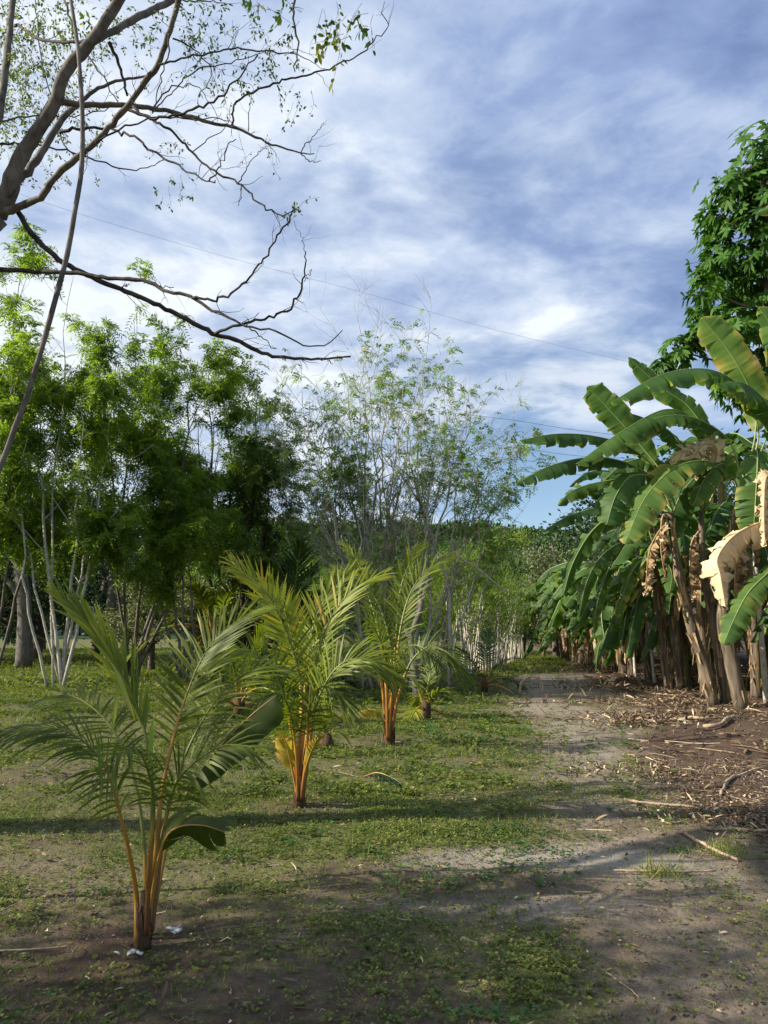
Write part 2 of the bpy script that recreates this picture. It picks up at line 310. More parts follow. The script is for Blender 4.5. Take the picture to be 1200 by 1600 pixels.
# ------------------------------------------------------------------ ground
def axis(lo, fine0, fine1, hi, step, grow=1.09):
    a = list(np.arange(fine0, fine1, step)); s = step; x = a[-1]
    while x < hi: s *= grow; x += s; a.append(x)
    s = step; x = fine0; b = []
    while x > lo: s *= grow; x -= s; b.append(x)
    return np.array(b[::-1]+a)
def masks(x, y):
    """grass cover, dark mulch, brown soil with painted shade, pale earth with painted sunlit streaks as functions of the place on the ground"""
    off = x-PX(y)
    n1_ = fbm(x*0.9, y*0.9, 31, 4); n2_ = fbm(x*3.1, y*3.1, 47, 4); n3_ = fbm(x*0.35, y*0.5, 77, 3)
    left = 1-sstep(off+0.9*(n1_-.5), -1.0, 0.0)
    g = left*(0.55+0.9*(n1_-.42))
    bank = sstep(-x, 0.3, 2.5)*sstep(y, 9.5, 12); g = np.maximum(g, bank*0.95)
    # worn wheel band bare, thin grass on the rest of the track
    tw = .55+.55*sstep(y, 9, 14); track = np.exp(-((off)/tw)**2)
    g = np.maximum(g, (0.30+1.1*(n1_-.5))*np.exp(-((off+0.25)/1.5)**2))
    g = g*(1-track*(0.75*sstep(n3_, 0.3, 0.6)*(1-sstep(y, 10, 13))+.9*sstep(y, 10, 13)*(1-sstep(y, 24, 28))))
    g = np.where(y < 5.2, np.maximum(g*0.60, 0.62*np.exp(-((x-0.62)/0.32)**2-((y-3.4)/0.9)**2)), g)
    g = np.maximum(g, 0.8*np.exp(-((x-0.2)/1.0)**2-((y-5.9)/.5)**2))
    lush = np.exp(-((x-0.0)/1.1)**2-((y-7.3)/2.1)**2); g = np.maximum(g, lush*(0.6+0.7*n1_))
    lush2 = np.exp(-((x-1.5)/0.9)**2-((y-12.5)/2.0)**2); g = np.maximum(g, lush2)
    far = sstep(y, 27, 30)*(1-sstep(off, 0.5, 1.6)); g = np.maximum(g, far*0.9)
    mul = sstep(off+1.1*(n1_-.5)-.8*sstep(y, 9, 13), 0.45, 1.1)*sstep(y, 4.9, 6.0)
    mul = np.maximum(mul, 0.9*np.exp(-((x-6.2)/1.6)**2-((y-18.8)/.8)**2))
    g = g*(1-0.93*mul)
    sandy_sunlit = np.exp(-((y-5.0-0.25*np.sin(x*1.3))/.28)**2)*sstep(x, -0.3, 0.5)*(1-sstep(x, 1.5, 2.4))  # sunlit streak in the shaded foreground, painted as a pale band
    sandy_sunlit = np.maximum(sandy_sunlit, 0.7*np.exp(-((y-4.35)/.16)**2)*sstep(x, -0.6, 0.1)*(1-sstep(x, .8, 1.6)))  # second sunlit streak, nearer, put into the ground colour too
    g = g*(1-0.8*sandy_sunlit)
    sandy_sunlit = np.maximum(sandy_sunlit, .55*track*sstep(y, 6, 9)*(1-sstep(y, 26, 30))*sstep(n1_, .3, .6))
    soil = np.zeros_like(g)
    for cx, cy, r in ((-1.28, 3.75, 0.85), (-0.8, 6.7, 0.45), (0.05, 10.3, 0.6), (-0.5, 2.9, 0.9)):
        soil = np.maximum(soil, np.exp(-(((x-cx)**2+(y-cy)**2)/r**2)**1.2))
    soil = np.maximum(soil, 0.6*sstep(-x, 1.2, 3.2)*(1-sstep(y, 8.6, 10))*sstep(n3_, .35, .65))  # brown soil up front; further back the shade below the bank, painted in
    soil = np.maximum(soil, 0.75*np.exp(-((y-4.7)/.45)**2)*(1-sstep(x, 0.2, 1.2))*sstep(x, -0.9, -0.2))  # darker strip between the two pale streaks
    g = g*(1-0.7*soil)
    return np.clip(g, 0, 1), np.clip(mul, 0, 1), np.clip(soil, 0, 1), np.clip(sandy_sunlit, 0, 1)
gx = axis(-1500, -4.5, 6.0, 1500, 0.075); gy = axis(-400, 2.0, 13.0, 2500, 0.075, 1.04)
XX, YY = np.meshgrid(gx, gy); ZZ = gz(XX, YY)
near = np.exp(-((YY-6)/14)**2)
ZZ = ZZ+near*(0.022*(fbm(XX*5, YY*5, 3, 3)-.5)+0.05*(fbm(XX*1.7, YY*1.7, 8, 3)-.5))
ZZ = np.where(np.hypot(XX, YY-20) > 120, 0.0, ZZ)
g = Geo(); nx = len(gx); i = np.arange(len(gy)-1)[:, None]*nx; j = np.arange(nx-1)[None]
g.add(np.stack([XX, YY, ZZ], -1), np.stack([i+j, i+j+1, i+nx+j+1, i+nx+j], -1))
gm, t = newmat('ground')
ag, am, asl, asd = attr(t, 'grass'), attr(t, 'mulch'), attr(t, 'soil'), attr(t, 'sandy_sunlit'); p_ = pos(t)
nf = noise(t, p_, 45, 6, .7); nm_ = noise(t, p_, 9, 6, .65, .4); nl = noise(t, p_, 1.6, 5, .6, .5)
nst = N(t, 'ShaderNodeMapping'); nst.inputs['Scale'].default_value = (6, 26, 10); nst.inputs['Rotation'].default_value = (0, 0, 0.25); t.links.new(p_, nst.inputs[0])
nfib = noise(t, nst.outputs[0], 2.2, 5, .7, .8)
vor = N(t, 'ShaderNodeTexVoronoi'); vor.inputs['Scale'].default_value = 55; vor.inputs['Randomness'].default_value = 1; t.links.new(p_, vor.inputs['Vector'])
dirt = mixc(t, ramp(t, nl, [(.35, 0), (.65, 1)]), (0.18, 0.138, 0.098), (0.30, 0.245, 0.185))
dirt = mixc(t, ramp(t, nm_, [(.40, .55), (.62, 0)]), dirt, (0.095, 0.070, 0.050))
dirt = mixc(t, asd, dirt, (0.34, 0.30, 0.24))  # pale track earth, and the sunlit streaks mixed into the ground colour
dirt = mixc(t, asl, dirt, mixc(t, nm_, (0.055, 0.036, 0.026), (0.12, 0.082, 0.058)))
mulc = mixc(t, ramp(t, nfib, [(.38, 0), (.66, 1)]), (0.038, 0.024, 0.017), (0.150, 0.098, 0.068))
mulc = mixc(t, ramp(t, nl, [(.45, 0), (.7, .5)]), mulc, (0.135, 0.095, 0.070))
c = mixc(t, am, dirt, mulc)
gedge = ramp(t, mathn(t, 'ADD', ag, mathn(t, 'MULTIPLY', mathn(t, 'SUBTRACT', nm_, .5), 1.3)), [(.18, 0), (.52, 1)])
grs = mixc(t, nf, (0.060, 0.070, 0.024), (0.16, 0.165, 0.055))
grs = mixc(t, ramp(t, nl, [(.4, 0), (.7, .5)]), grs, (0.14, 0.12, 0.06))
c = mixc(t, gedge, c, grs)
c = mixc(t, ramp(t, nf, [(.35, .5), (.5, 0)]), c, (0.045, 0.034, 0.024))
c = mixc(t, mathn(t, 'MULTIPLY', ramp(t, vor.outputs['Distance'], [(.10, 1), (.16, 0)]), ramp(t, nm_, [(.5, 0), (.6, .5)])), c, (0.38, 0.33, 0.26))
b = N(t, 'ShaderNodeBsdfPrincipled'); t.links.new(c, b.inputs['Base Color']); b.inputs['Roughness'].default_value = .95; b.inputs['Specular IOR Level'].default_value = 0.15
bn = N(t, 'ShaderNodeBump'); bn.inputs['Strength'].default_value = .9; bn.inputs['Distance'].default_value = .03
t.links.new(mathn(t, 'ADD', mathn(t, 'MULTIPLY', nm_, .8), mathn(t, 'MULTIPLY', nf, .45)), bn.inputs['Height']); t.links.new(bn.outputs[0], b.inputs['Normal'])
t.links.new(b.outputs[0], N(t, 'ShaderNodeOutputMaterial').inputs[0])
ground = obj('ground', g, gm); tag(ground, kind='structure')
for nm, arr in zip(('grass', 'mulch', 'soil', 'sandy_sunlit'), masks(XX.ravel(), YY.ravel())):
    a = ground.data.attributes.new(nm, 'FLOAT', 'POINT'); a.data.foreach_set('value', arr.astype(np.float32))

# low weeds, creepers and blades: nobody could count them
rng = np.random.default_rng(11)
def scatter(n, d0, d1, dens, pw=1.0, half=0.62):
    d = (d0**pw+rng.random(n)*(d1**pw-d0**pw))**(1/pw); x = (rng.random(n)*2-1)*(half*d+0.6)
    k = rng.random(n) < dens(x, d); x, y = x[k], d[k]
    return np.stack([x, y, gz(x, y)+np.exp(-((y-6)/14)**2)*(0.022*(fbm(x*5, y*5, 3, 3)-.5)+0.05*(fbm(x*1.7, y*1.7, 8, 3)-.5))], 1)
def clumpy(x, y, s=2.6, lo=.42, hi=.62): return sstep(fbm(x*s, y*s, 61, 4), lo, hi)
def plants(g, Pp, k, lsz, hgt, wr=.8, tilt=(.1, .6)):
    n = len(Pp)
    if n == 0: return
    B = np.repeat(Pp, k, 0); m = len(B); sc_ = lsz*(0.6+0.8*rng.random(m)); a = rng.random(m)*2*np.pi; ti = rng.uniform(*tilt, m)
    D = np.stack([np.cos(a)*np.cos(ti), np.sin(a)*np.cos(ti), np.sin(ti)], 1); S = np.stack([-np.sin(a), np.cos(a), np.zeros(m)], 1)
    hh = np.repeat(hgt*rng.random(n), k); B = B+np.stack([np.cos(a)*hh*.4, np.sin(a)*hh*.4, hh*(0.4+.6*rng.random(m))+.004], 1)
    v = np.clip(np.repeat(rng.normal(.45, .20, n), k)+rng.normal(0, .1, m)+.25*(fbm(B[:, 0]*.7, B[:, 1]*.7, 5, 3)-.5)*2, 0, 1)
    rhombs(g, B, D, S, sc_, sc_*wr, v, .15, wide=.55)
dens_w = lambda x, y: masks(x, y)[0]**1.2*(0.10+0.90*clumpy(x, y))
gW = Geo()
plants(gW, scatter(120000, 2.2, 7.5, lambda x, y: masks(x, y)[0]**1.1*(0.22+0.78*clumpy(x, y)), 1.6), 5, .017, .03)
plants(gW, scatter(60000, 7.0, 16, dens_w, 1.6), 5, .038, .06)
plants(gW, scatter(70000, 15, 46, lambda x, y: masks(x, y)[0]*(.3+.7*clumpy(x, y, .9)), 1.7, .66), 4, .085, .14)
plants(gW, scatter(22000, 2.2, 14, lambda x, y: .5*(1-masks(x, y)[1])*clumpy(x, y, 1.1, .45, .65), 1.6), 4, .02, .02)
wd = obj('ground_weeds', gW, M['weed']); tag(wd, 'low clover and small weeds spreading over the ground', 'weeds', kind='stuff')
gC = Geo()
cool = lambda x, y: clumpy(x, y, 1.9, .54, .66)*(np.exp(-((x-1.6)/1.0)**2-((y-12)/2.2)**2)+.35*np.exp(-((x-0.65)/.4)**2-((y-3.6)/1.1)**2)+.35*np.exp(-((x-.0)/1.6)**2-((y-6.2)/1.3)**2)+.3*np.exp(-((x+1.9)/.5)**2-((y-3.2)/.5)**2))
plants(gC, scatter(30000, 2.2, 7.5, cool, 1.6), 6, .027, .05, .75, (.0, .5))
plants(gC, scatter(26000, 7.5, 17, cool, 1.6), 6, .055, .10, .75, (.0, .5))
cr = obj('creeper_patches', gC, M['weed_cool']); tag(cr, 'bright green creeping plants in patches by the track', 'creepers', kind='stuff')
gB = Geo()
def blades(g, Pp, L, W, lean=.5):
    n = len(Pp); a = rng.random(n)*2*np.pi; ti = rng.uniform(lean, 1.45, n)
    D = np.stack([np.cos(a)*np.cos(ti), np.sin(a)*np.cos(ti), np.sin(ti)], 1); S = perp(D, rng)
    rhombs(g, Pp, D, S, L*(.4+rng.random(n)), W, np.clip(rng.normal(.55, .22, n), 0, 1), .1, wide=.3)
dens_b = lambda x, y: (.15+masks(x, y)[0])*(1-.8*masks(x, y)[1])*clumpy(x, y, 1.5, .45, .65)
blades(gB, scatter(60000, 2.2, 8, dens_b, 1.6), .055, .0045); blades(gB, scatter(60000, 8, 18, dens_b, 1.6), .09, .010)
blades(gB, scatter(60000, 16, 50, lambda x, y: masks(x, y)[0], 1.7, .66), .16, .03)
tf = rng.normal(size=(260, 2))*[.10, .07]
for cx, cy in ((2.0, 2.95), (2.35, 5.35), (1.72, 4.9), (2.55, 3.3)):
    q = rng.normal(size=(150, 2))*.07+[cx, cy]; blades(gB, np.stack([q[:, 0], q[:, 1], gz(q[:, 0], q[:, 1])], 1), .12, .005, .3)
blades(gB, scatter(70000, 2.2, 7, lambda x, y: (.12+masks(x, y)[0]*.8)*(1-masks(x, y)[1]), 1.6), .032, .0035, .1)
gr = obj('grass', gB, M['weed']); tag(gr, 'thin grass blades growing through the weeds', 'grass', kind='stuff')

# dry litter
gL = Geo()
def bits(g, Pp, L, W, vm=.45, vs=.25, lift=.25):
    n = len(Pp); a = rng.random(n)*2*np.pi; ti = rng.normal(0, lift, n)
    D = np.stack([np.cos(a)*np.cos(ti), np.sin(a)*np.cos(ti), np.sin(ti)], 1)
    S = nrm(np.stack([-np.sin(a), np.cos(a), rng.normal(0, .5, n)], 1)); S = nrm(S-D*(S*D).sum(1, keepdims=True))
    Lk = L*(.35+rng.random(n)**2*1.6)
    leaves6(g, Pp+[0, 0, .008], D, S, Lk, W*(.4+rng.random(n)), np.clip(rng.normal(vm, vs, n), 0, 1), .25, .15)
dens_l = lambda x, y: (.04+masks(x, y)[1]*(.35+.65*clumpy(x, y, 1.7, .4, .6)))*(1-sstep(y, 27, 36)*.6)
bits(gL, scatter(30000, 2.2, 9, dens_l, 1.6), .055, .017); bits(gL, scatter(26000, 9, 24, dens_l, 1.6), .13, .03, .42)
bits(gL, scatter(16000, 22, 42, dens_l, 1.7), .28, .08, .5, .25, .5)
bits(gL, scatter(3500, 2.2, 9, lambda x, y: .5+0*x, 1.5), .03, .014, .7)
hp = lambda cx, cy, rx, ry, n: np.array([[cx, cy, 0.]])+rng.normal(size=(n, 3))*[rx, ry, 0]
for (cx, cy, rx, ry, n) in ((4.9, 13.3, .8, .35, 1000), (4.2, 12.4, .5, .3, 300), (6.0, 18.7, .9, .3, 700), (3.0, 6.3, .45, .35, 700), (2.7, 8.0, .5, .25, 500), (5.5, 15.8, 1.3, .4, 800), (6.6, 30, 1.5, 1.8, 1500)):
    q = hp(cx, cy, rx, ry, n); q[:, 2] = gz(q[:, 0], q[:, 1])+np.abs(rng.normal(0, .035, n)); bits(gL, q, .16 if cy > 10 else .07, .035 if cy > 10 else .02, .55, .28, .5)
lt = obj('leaf_litter', gL, M['straw']); tag(lt, 'dry brown leaf litter strewn below the banana row', 'litter', kind='stuff')
gT = Geo()
def twigs(Pp, L, r):
    n = len(Pp); a = rng.random(n)*2*np.pi; Ln = L*(.3+rng.random(n)**2*1.5)
    D = np.stack([np.cos(a), np.sin(a), rng.normal(0, .12, n)], 1); c_ = rng.normal(0, .12, (n, 3))*Ln[:, None]
    PP = np.stack([Pp, Pp+D*Ln[:, None]*.5+c_*[1, 1, .3], Pp+D*Ln[:, None]], 1); PP[:, :, 2] = gz(PP[:, :, 0], PP[:, :, 1])+.012+np.abs(rng.normal(0, .012, (n, 3)))
    R = (r*(.5+rng.random(n)))[:, None]*np.array([[1, .9, .5]]); tubes(gT, PP, R, 4, np.clip(rng.normal(.6, .25, n), 0, 1))
twigs(scatter(5200, 2.2, 9, dens_l, 1.6), .16, .0028); twigs(scatter(3000, 8, 24, dens_l, 1.6), .45, .006)
twigs(scatter(500, 2.2, 7, lambda x, y: .7+0*x, 1.6), .09, .0018)
gK = Geo(); pk = np.concatenate([scatter(26000, 2.2, 9, lambda x, y: (.25+.75*clumpy(x, y, 1.3))*(1-.6*masks(x, y)[0]), 1.7), scatter(4000, 8, 20, lambda x, y: masks(x, y)[1]*.8+.1, 1.6)])
nk = len(pk); rk = (.0018+.007*rng.random(nk)**5)*(1+.12*pk[:, 1]); oc = np.array([[1, 0, 0], [0, 1, 0], [-1, 0, 0], [0, -1, 0], [0, 0, .8], [0, 0, -.8]])
Vk = (pk[:, None]+[0, 0, .001]+(oc[None]*(1+.35*rng.normal(size=(nk, 6, 1))))*rk[:, None, None]); kk_ = (np.arange(nk)*6)[:, None, None]
gK.add(Vk.reshape(-1, 3), None, (kk_+np.array([[0, 1, 4], [1, 2, 4], [2, 3, 4], [3, 0, 4], [1, 0, 5], [2, 1, 5], [3, 2, 5], [0, 3, 5]])[None]).reshape(-1, 3), np.repeat(rng.random(nk), 6))
tag(obj('soil_crumbs', gK, barkmat('clod', (0.075, 0.058, 0.044), (0.24, 0.195, 0.15), 3, 1, .3)), 'crumbs and small clods of dry soil', 'soil crumbs', kind='stuff')
tw = obj('twig_litter', gT, M['straw']); tag(tw, 'thin twigs and leaf stalks scattered through the litter', 'twigs', kind='stuff')

# single sticks and pieces one can point to
def stick(px, r, label, cat='stick', name='fallen_stick', lift=.012, mat='stick', group=None):
    pts = [G(x, y) for x, y in px]; o = pts[0].copy(); q = smooth_path(pts, 14); q[:, 2] = gz(q[:, 0], q[:, 1])+r+lift
    q = q+np.random.default_rng(int(px[0][0])).normal(0, r*.35, q.shape)*[1, 1, .5]
    g = Geo(); tube(g, q-o, [r, r*.95, r*.7], 8, .5, 0, .25, rng); return tag(obj(name, g, M[mat], loc=o), label, cat, group)
stick([(1068, 1306), (1105, 1328), (1153, 1350)], .013, 'pale straight stick lying slanted on the brown litter at the right edge of the track')
stick([(1125, 1245), (1140, 1222), (1165, 1212), (1200, 1203)], .014, 'curved grey brown branch lying on dark mulch near the right edge')
stick([(1015, 1131), (1060, 1128), (1100, 1127)], .028, 'long pale banana stalk lying across the litter heap in front of the leaning stems', 'stalk', 'fallen_stalk')
stick([(1098, 1135), (1125, 1131), (1156, 1124)], .030, 'short pale banana stalk lying just right of the long one', 'stalk', 'fallen_stalk')
stick([(960, 1365), (1030, 1367), (1120, 1366)], .008, 'thin dark stick lying level on the bare soil below the slanted pale stick')
stick([(975, 1255), (1035, 1262), (1085, 1266)], .014, 'thin brown stick in the mulch beside the bare track')
stick([(1100, 1300), (1150, 1302), (1200, 1303)], .014, 'reddish brown stalk lying level at the right edge of the mulch', 'stalk', 'fallen_stalk')
stick([(1118, 1102), (1128, 1095), (1136, 1085)], .02, 'short stub of stick propped up at the foot of the leaning banana stems', lift=.03)
stick([(980, 1078), (1030, 1086), (1075, 1090)], .018, 'thin pale stick on the dark heap behind the litter')
stick([(880, 1128), (905, 1122), (930, 1128)], .012, 'small dark forked twig on the track edge')
stick([(1020, 1270), (1045, 1290), (1085, 1283)], .008, 'thin twisted twig in the dark mulch')
stick([(0, 1491), (60, 1488), (110, 1484)], .004, 'thin pale straw stem on the shaded soil left of the first palm')
stick([(940, 1520), (975, 1545), (1000, 1565)], .004, 'thin straw twig on the bare soil near the bottom of the picture')

def scrap(px, py, s, label, n=5, mat='white', name='paper_scrap', cat='litter piece'):
    r_ = np.random.default_rng(int(px*7+py)); o = G(px, py); g = Geo()
    for k in range(n):
        a = r_.random()*6.28; c_ = np.array([r_.normal(0, s*.5), r_.normal(0, s*.3), .012+r_.random()*.012]); m = 6
        aa = np.linspace(0, 2*np.pi, m, endpoint=False)+a; rr = s*(.22+.25*r_.random(m))
        V = np.stack([c_[0]+np.cos(aa)*rr, c_[1]+np.sin(aa)*rr*.7, c_[2]+r_.normal(0, s*.10, m)], 1); V = np.vstack([V, c_+[0, 0, s*.12]])
        Vb = V-[0, 0, .004]; T = [(q, (q+1) % m, m) for q in range(m)]; Tb = [((q+1) % m+7, q+7, m+7) for q in range(m)]
        Qs = [((q+1) % m, q, q+7, (q+1) % m+7) for q in range(m)]
        g.add(np.vstack([V, Vb]), Qs, T+Tb, r_.random())
    return tag(obj(name, g, M[mat], loc=o), label, cat)
scrap(273, 1457, .055, 'crumpled white scrap on the soil just right of the nearest palm base')
scrap(195, 1493, .05, 'flat dull white scrap on the soil left of the nearest palm base', 4)
scrap(458, 1249, .05, 'small white scrap beside the foot of the second palm', 3)
scrap(745, 1196, .10, 'pale dry leaf pile beside the grass in the middle of the track', 6, 'dry', 'dry_leaf_pile', 'dry leaves')
scrap(1140, 1298, .10, 'curled pale dry leaf piece on the reddish stalk at the right edge', 5, 'dry', 'dry_leaf_pile', 'dry leaves')

# ------------------------------------------------------------------ plant builders
def feather_leaves(g, B, D, rng, L=.28, npin=7, pl=.11, pw=.03, droop=.5, var=None, mi=0):
    """bipinnate leaves: pairs of thin drooping leaflets along a bending axis"""
    n = len(B)
    if n == 0: return
    D = nrm(D); S = perp(D, rng); S[:, 2] *= .35; S = nrm(S-D*(S*D).sum(1, keepdims=True))
    L = L*(.65+.7*rng.random(n)); v = np.clip(rng.normal(.5, .2, n), 0, 1) if var is None else var
    for k in range(npin):
        s = (k+.8)/npin; b = B+D*(L*s)[:, None]-UPV*(L*droop*s*s)[:, None]; T = nrm(D-UPV*2*droop*s)
        for sg in (-1, 1):
            d = nrm(T*.55+S*sg*.85-UPV*.18+rng.normal(0, .12, (n, 3))); sd = nrm(np.cross(d, np.cross(T, S)+rng.normal(0, .25, (n, 3))))
            rhombs(g, b, d, sd, pl*(1-.35*abs(s-.4))*(.8+.4*rng.random(n)), pw, np.clip(v+rng.normal(0, .06, n), 0, 1), .1, mi, .5)
def palmate(g, B, D, rng, L=.2, W=.07, k=7, droop=.5, var=None, mi=0, spread=1.0):
    n = len(B); D = nrm(D); U = perp(D, rng); W_ = np.cross(D, U); v = np.clip(rng.normal(.5, .2, n), 0, 1) if var is None else var
    for q in range(k):
        a = 2*np.pi*q/k+rng.random(n)*.5; R_ = U*np.cos(a)[:, None]+W_*np.sin(a)[:, None]; d = nrm(R_*spread+D*.45-UPV*.35+rng.normal(0, .1, (n, 3)))
        sd = nrm(np.cross(d, D+rng.normal(0, .2, (n, 3)))); leaves6(g, B, d, sd, L*(.75+.5*rng.random(n)), W, np.clip(v+rng.normal(0, .08, n), 0, 1), .12, droop, mi)
def walk(rng, p, d, L, n, wob=.12, up=.05):
    pts = [np.array(p, float)]; d = nrm(d)
    for _ in range(n-1):
        d = nrm(d+rng.normal(0, wob, 3)+UPV*up); pts.append(pts[-1]+d*L/(n-1))
    return np.array(pts)
def spread_branches(rng, paths, per, tr, ang, Lr, n=6, wob=.12, up=.06, out=None):
    """children of each (points, r0, length): points, r0, length"""
    res = []
    for (pts, r0, L) in paths:
        for k in range(max(1, int(round(per*rng.uniform(.7, 1.3))))):
            t = rng.uniform(*tr); i = t*(len(pts)-1); a = int(min(i, len(pts)-2)); p = pts[a]+(pts[a+1]-pts[a])*(i-a); T = nrm(pts[a+1]-pts[a])
            U = perp(T[None], rng)[0]
            if out is not None and np.dot(U, p-out) < 0 and rng.random() < .7: U = -U
            th = math.radians(rng.normal(ang, ang*.22)); d = T*math.cos(th)+U*math.sin(th)
            l = L*Lr*rng.uniform(.6, 1.2)*(1-.35*t); res.append((walk(rng, p, d, l, n, wob, up), r0*(1-.7*t)*.6, l))
    return res
def wood(g, paths, sides=5, tip=.25, mn=.002, batch=True, var=.5):
    if not paths: return
    by = {}
    for p in paths: by.setdefault(len(p[0]), []).append(p)
    for K, ps in by.items():
        PP = np.stack([p[0] for p in ps]); r0 = np.maximum(np.array([p[1] for p in ps]), mn)
        tubes(g, PP, r0[:, None]*np.linspace(1, tip, K)[None], sides, var)
def sites(rng, paths, m, t0=.15):
    PP = np.stack([p[0] for p in paths]); n, K, _ = PP.shape; t = rng.uniform(t0, 1, (n, m)); i = t*(K-1); a = np.minimum(i.astype(int), K-2); f = (i-a)[..., None]
    r = np.arange(n)[:, None]; A, Bq = PP[r, a], PP[r, a+1]; T = nrm(Bq-A)
    return (A+(Bq-A)*f).reshape(-1, 3), T.reshape(-1, 3)

def frond(gl, gp, c, rng, Lm=.35, n=34, t0=.35, face=(0, -.5, .86), a0=70, a1=18, lift=.15, sag=.25, w=.022, r0=.014, var=.5, side=(1, 1), jit=.11, prof=None, pv=(.05, .45, .9, 1.1, 1.1)):
    """pinnate palm frond along the control points c: leaflets go to gl, petiole and rachis to gp"""
    q = smooth_path(c, 40); tube(gp, q, [r0*1.35, r0, r0*.7, r0*.4, r0*.12], 6, pv)
    T = nrm(np.gradient(q, axis=0)); Fv = np.asarray(face, float)
    S = np.cross(T, Fv); bad = np.linalg.norm(S, axis=1) < .15; S[bad] = [1, 0, 0]; S = nrm(S); Nn = nrm(np.cross(S, T))
    t = t0+(1-t0)*np.linspace(0, 1, n)**.95
    for sg in (-1, 1):
        f = side[0] if sg < 0 else side[1]
        if f <= 0: continue
        tt = np.clip(t+rng.normal(0, .004, n), 0, .999); i = tt*39; a = np.minimum(i.astype(int), 38); fr = (i-a)[:, None]
        B = q[a]+(q[a+1]-q[a])*fr; Tt = T[a]; St = S[a]; Nt = Nn[a]; u = (tt-t0)/(1-t0)
        ang = np.radians(a0+(a1-a0)*u+rng.normal(0, 4, n)); ll = Lm*f*(np.interp(u, [0, .12, .45, .8, 1], prof or [.62, .85, 1, .72, .35]))*(1+rng.normal(0, jit, n))
        d = nrm(Tt*np.cos(ang)[:, None]+sg*St*(np.sin(ang)*math.cos(lift))[:, None]+Nt*(np.sin(ang)*math.sin(lift))[:, None]+rng.normal(0, .06, (n, 3)))
        ll = ll*np.where(rng.random(n) < .05, rng.uniform(.1, .6, n), 1)
        nb = nrm(np.cross(d, np.cross(Nt, d)+rng.normal(0, .12, (n, 3)))); K = 5; s = np.linspace(0, 1, K); wp = np.array([.45, 1, .95, .6, .05])
        wd_ = nrm(np.cross(d, Nt)+rng.normal(0, .15, (n, 3)))*sg
        sg_ = sag*(.7+.6*rng.random(n))
        C = B[:, None]+d[:, None]*(ll[:, None]*s[None])[..., None]-UPV*(ll[:, None]*sg_[:, None]*s[None]**2.2)[..., None]
        Wd = wd_[:, None]*(w*.5*wp)[None, :, None]*np.clip(ll/Lm+.25, .5, 1.1)[:, None, None]
        V = np.stack([C-Wd, C+Wd], 2).reshape(-1, 3); b = (np.arange(n)*K*2)[:, None, None]; k = (np.arange(K-1)*2)[None, :, None]
        Q = (b+k+np.array([0, 1, 3, 2])[None, None]).reshape(-1, 4)
        vv = np.clip(var+rng.normal(0, .09, n), 0, 1)[:, None]*np.ones(K)[None]+np.array([0, 0, 0, .06, .22])[None]*rng.random((n, 1))
        gl.add(V, Q, None, np.clip(np.repeat(vv.ravel(), 2), 0, 1))
def add_frond(root, o, c, mat='coco', **kw):
    gl, gp = Geo(), Geo(); frond(gl, gp, np.asarray(c)-o, **kw)
    l = obj('frond', gl, M[mat], root); obj('petiole', gp, M['petiole'], l); return l
def blade(g, c, W, rng, n=44, face=(0, 0, 1), t0=.14, tear=.25, fold=.35, var=.45, r0=.022, dry=0, shear=.18, edge=.7, tail=.8, minseg=1, mib=0, mir=1, crumple=0):
    """large banana-like blade: midrib tube plus side strips, torn between the veins"""
    q = smooth_path(c, n); tube(g, q, [r0, r0*.75, r0*.45, r0*.15], 6, .5, mir)
    T = nrm(np.gradient(q, axis=0)); Fv = np.asarray(face, float); S = np.cross(T, Fv)
    for k in range(n):
        if np.linalg.norm(S[k]) < .12: S[k] = S[k-1] if k else [1, 0, 0]
    S = nrm(S); Nn = nrm(np.cross(S, T)); Lt = np.linalg.norm(np.diff(q, axis=0), axis=1).sum()
    t = np.linspace(0, 1, n); u = np.clip((t-t0)/(1-t0), 0, 1); wp = np.interp(u, [0, .04, .14, .35, .65, tail, .95, 1], [0, .30, .72, .97, 1, .86, .46, .06])*W*.5
    k0 = int(np.ceil(t0*(n-1)))
    for sg in (-1, 1):
        k = k0; base_d = 0.; zig = 1
        while k < n-1:
            m = rng.integers(minseg, 6) if tear > .02 else n; e = min(n-1, k+m)
            base_d = .5*base_d+rng.normal(0, tear*.7); zig = -zig; dl = base_d+rng.normal(0, tear*.4)+zig*(.10+tear*.6); gap = .012 if rng.random() > tear*1.2 else rng.uniform(.05, .22); st = np.arange(k, e+1)
            tw = rng.normal(0, tear*.35); vb = np.clip(var+rng.normal(0, .07), 0, 1)
            rows = []
            K = 6
            for jx in range(K):
                s = jx/(K-1); th = fold+dl*s*.8+.32*s*s+tw*s*(np.linspace(-1, 1, len(st)))
                wig = (.03*W*np.sin(st*1.3+sg*2.+dl*9)+.010*W*np.where(st % 2, 1, -1))*s
                wl = wp[st]*s*(1-gap*s*s*np.abs(np.linspace(-1, 1, len(st)))**2)
                rows.append(q[st]+sg*S[st]*(wl*np.cos(th))[:, None]-Nn[st]*(wl*np.sin(th)-wig)[:, None]+T[st]*(shear*wl)[:, None]-UPV*(0*wl)[:, None])
            V = np.stack(rows, 1); nr = len(st)
            if crumple: V = V+rng.normal(0, crumple, V.shape)*np.linspace(0, 1, K)[None, :, None]
            i = np.arange(nr-1)[:, None]*K; j = np.arange(K-1)[None]
            Q = np.stack([i+j, i+j+1, i+K+j+1, i+K+j], -1) if sg > 0 else np.stack([i+j+1, i+j, i+K+j, i+K+j+1], -1)
            ve = np.clip(vb+.035*np.where(st % 2, 1, -1)[:, None]+edge*np.linspace(0, 1, K)[None]**4*rng.random((nr, 1))+np.zeros((nr, 1)), 0, 1)
            g.add(V.reshape(-1, 3), Q.reshape(-1, 4), None, ve.ravel(), mib); k = e
BM = None
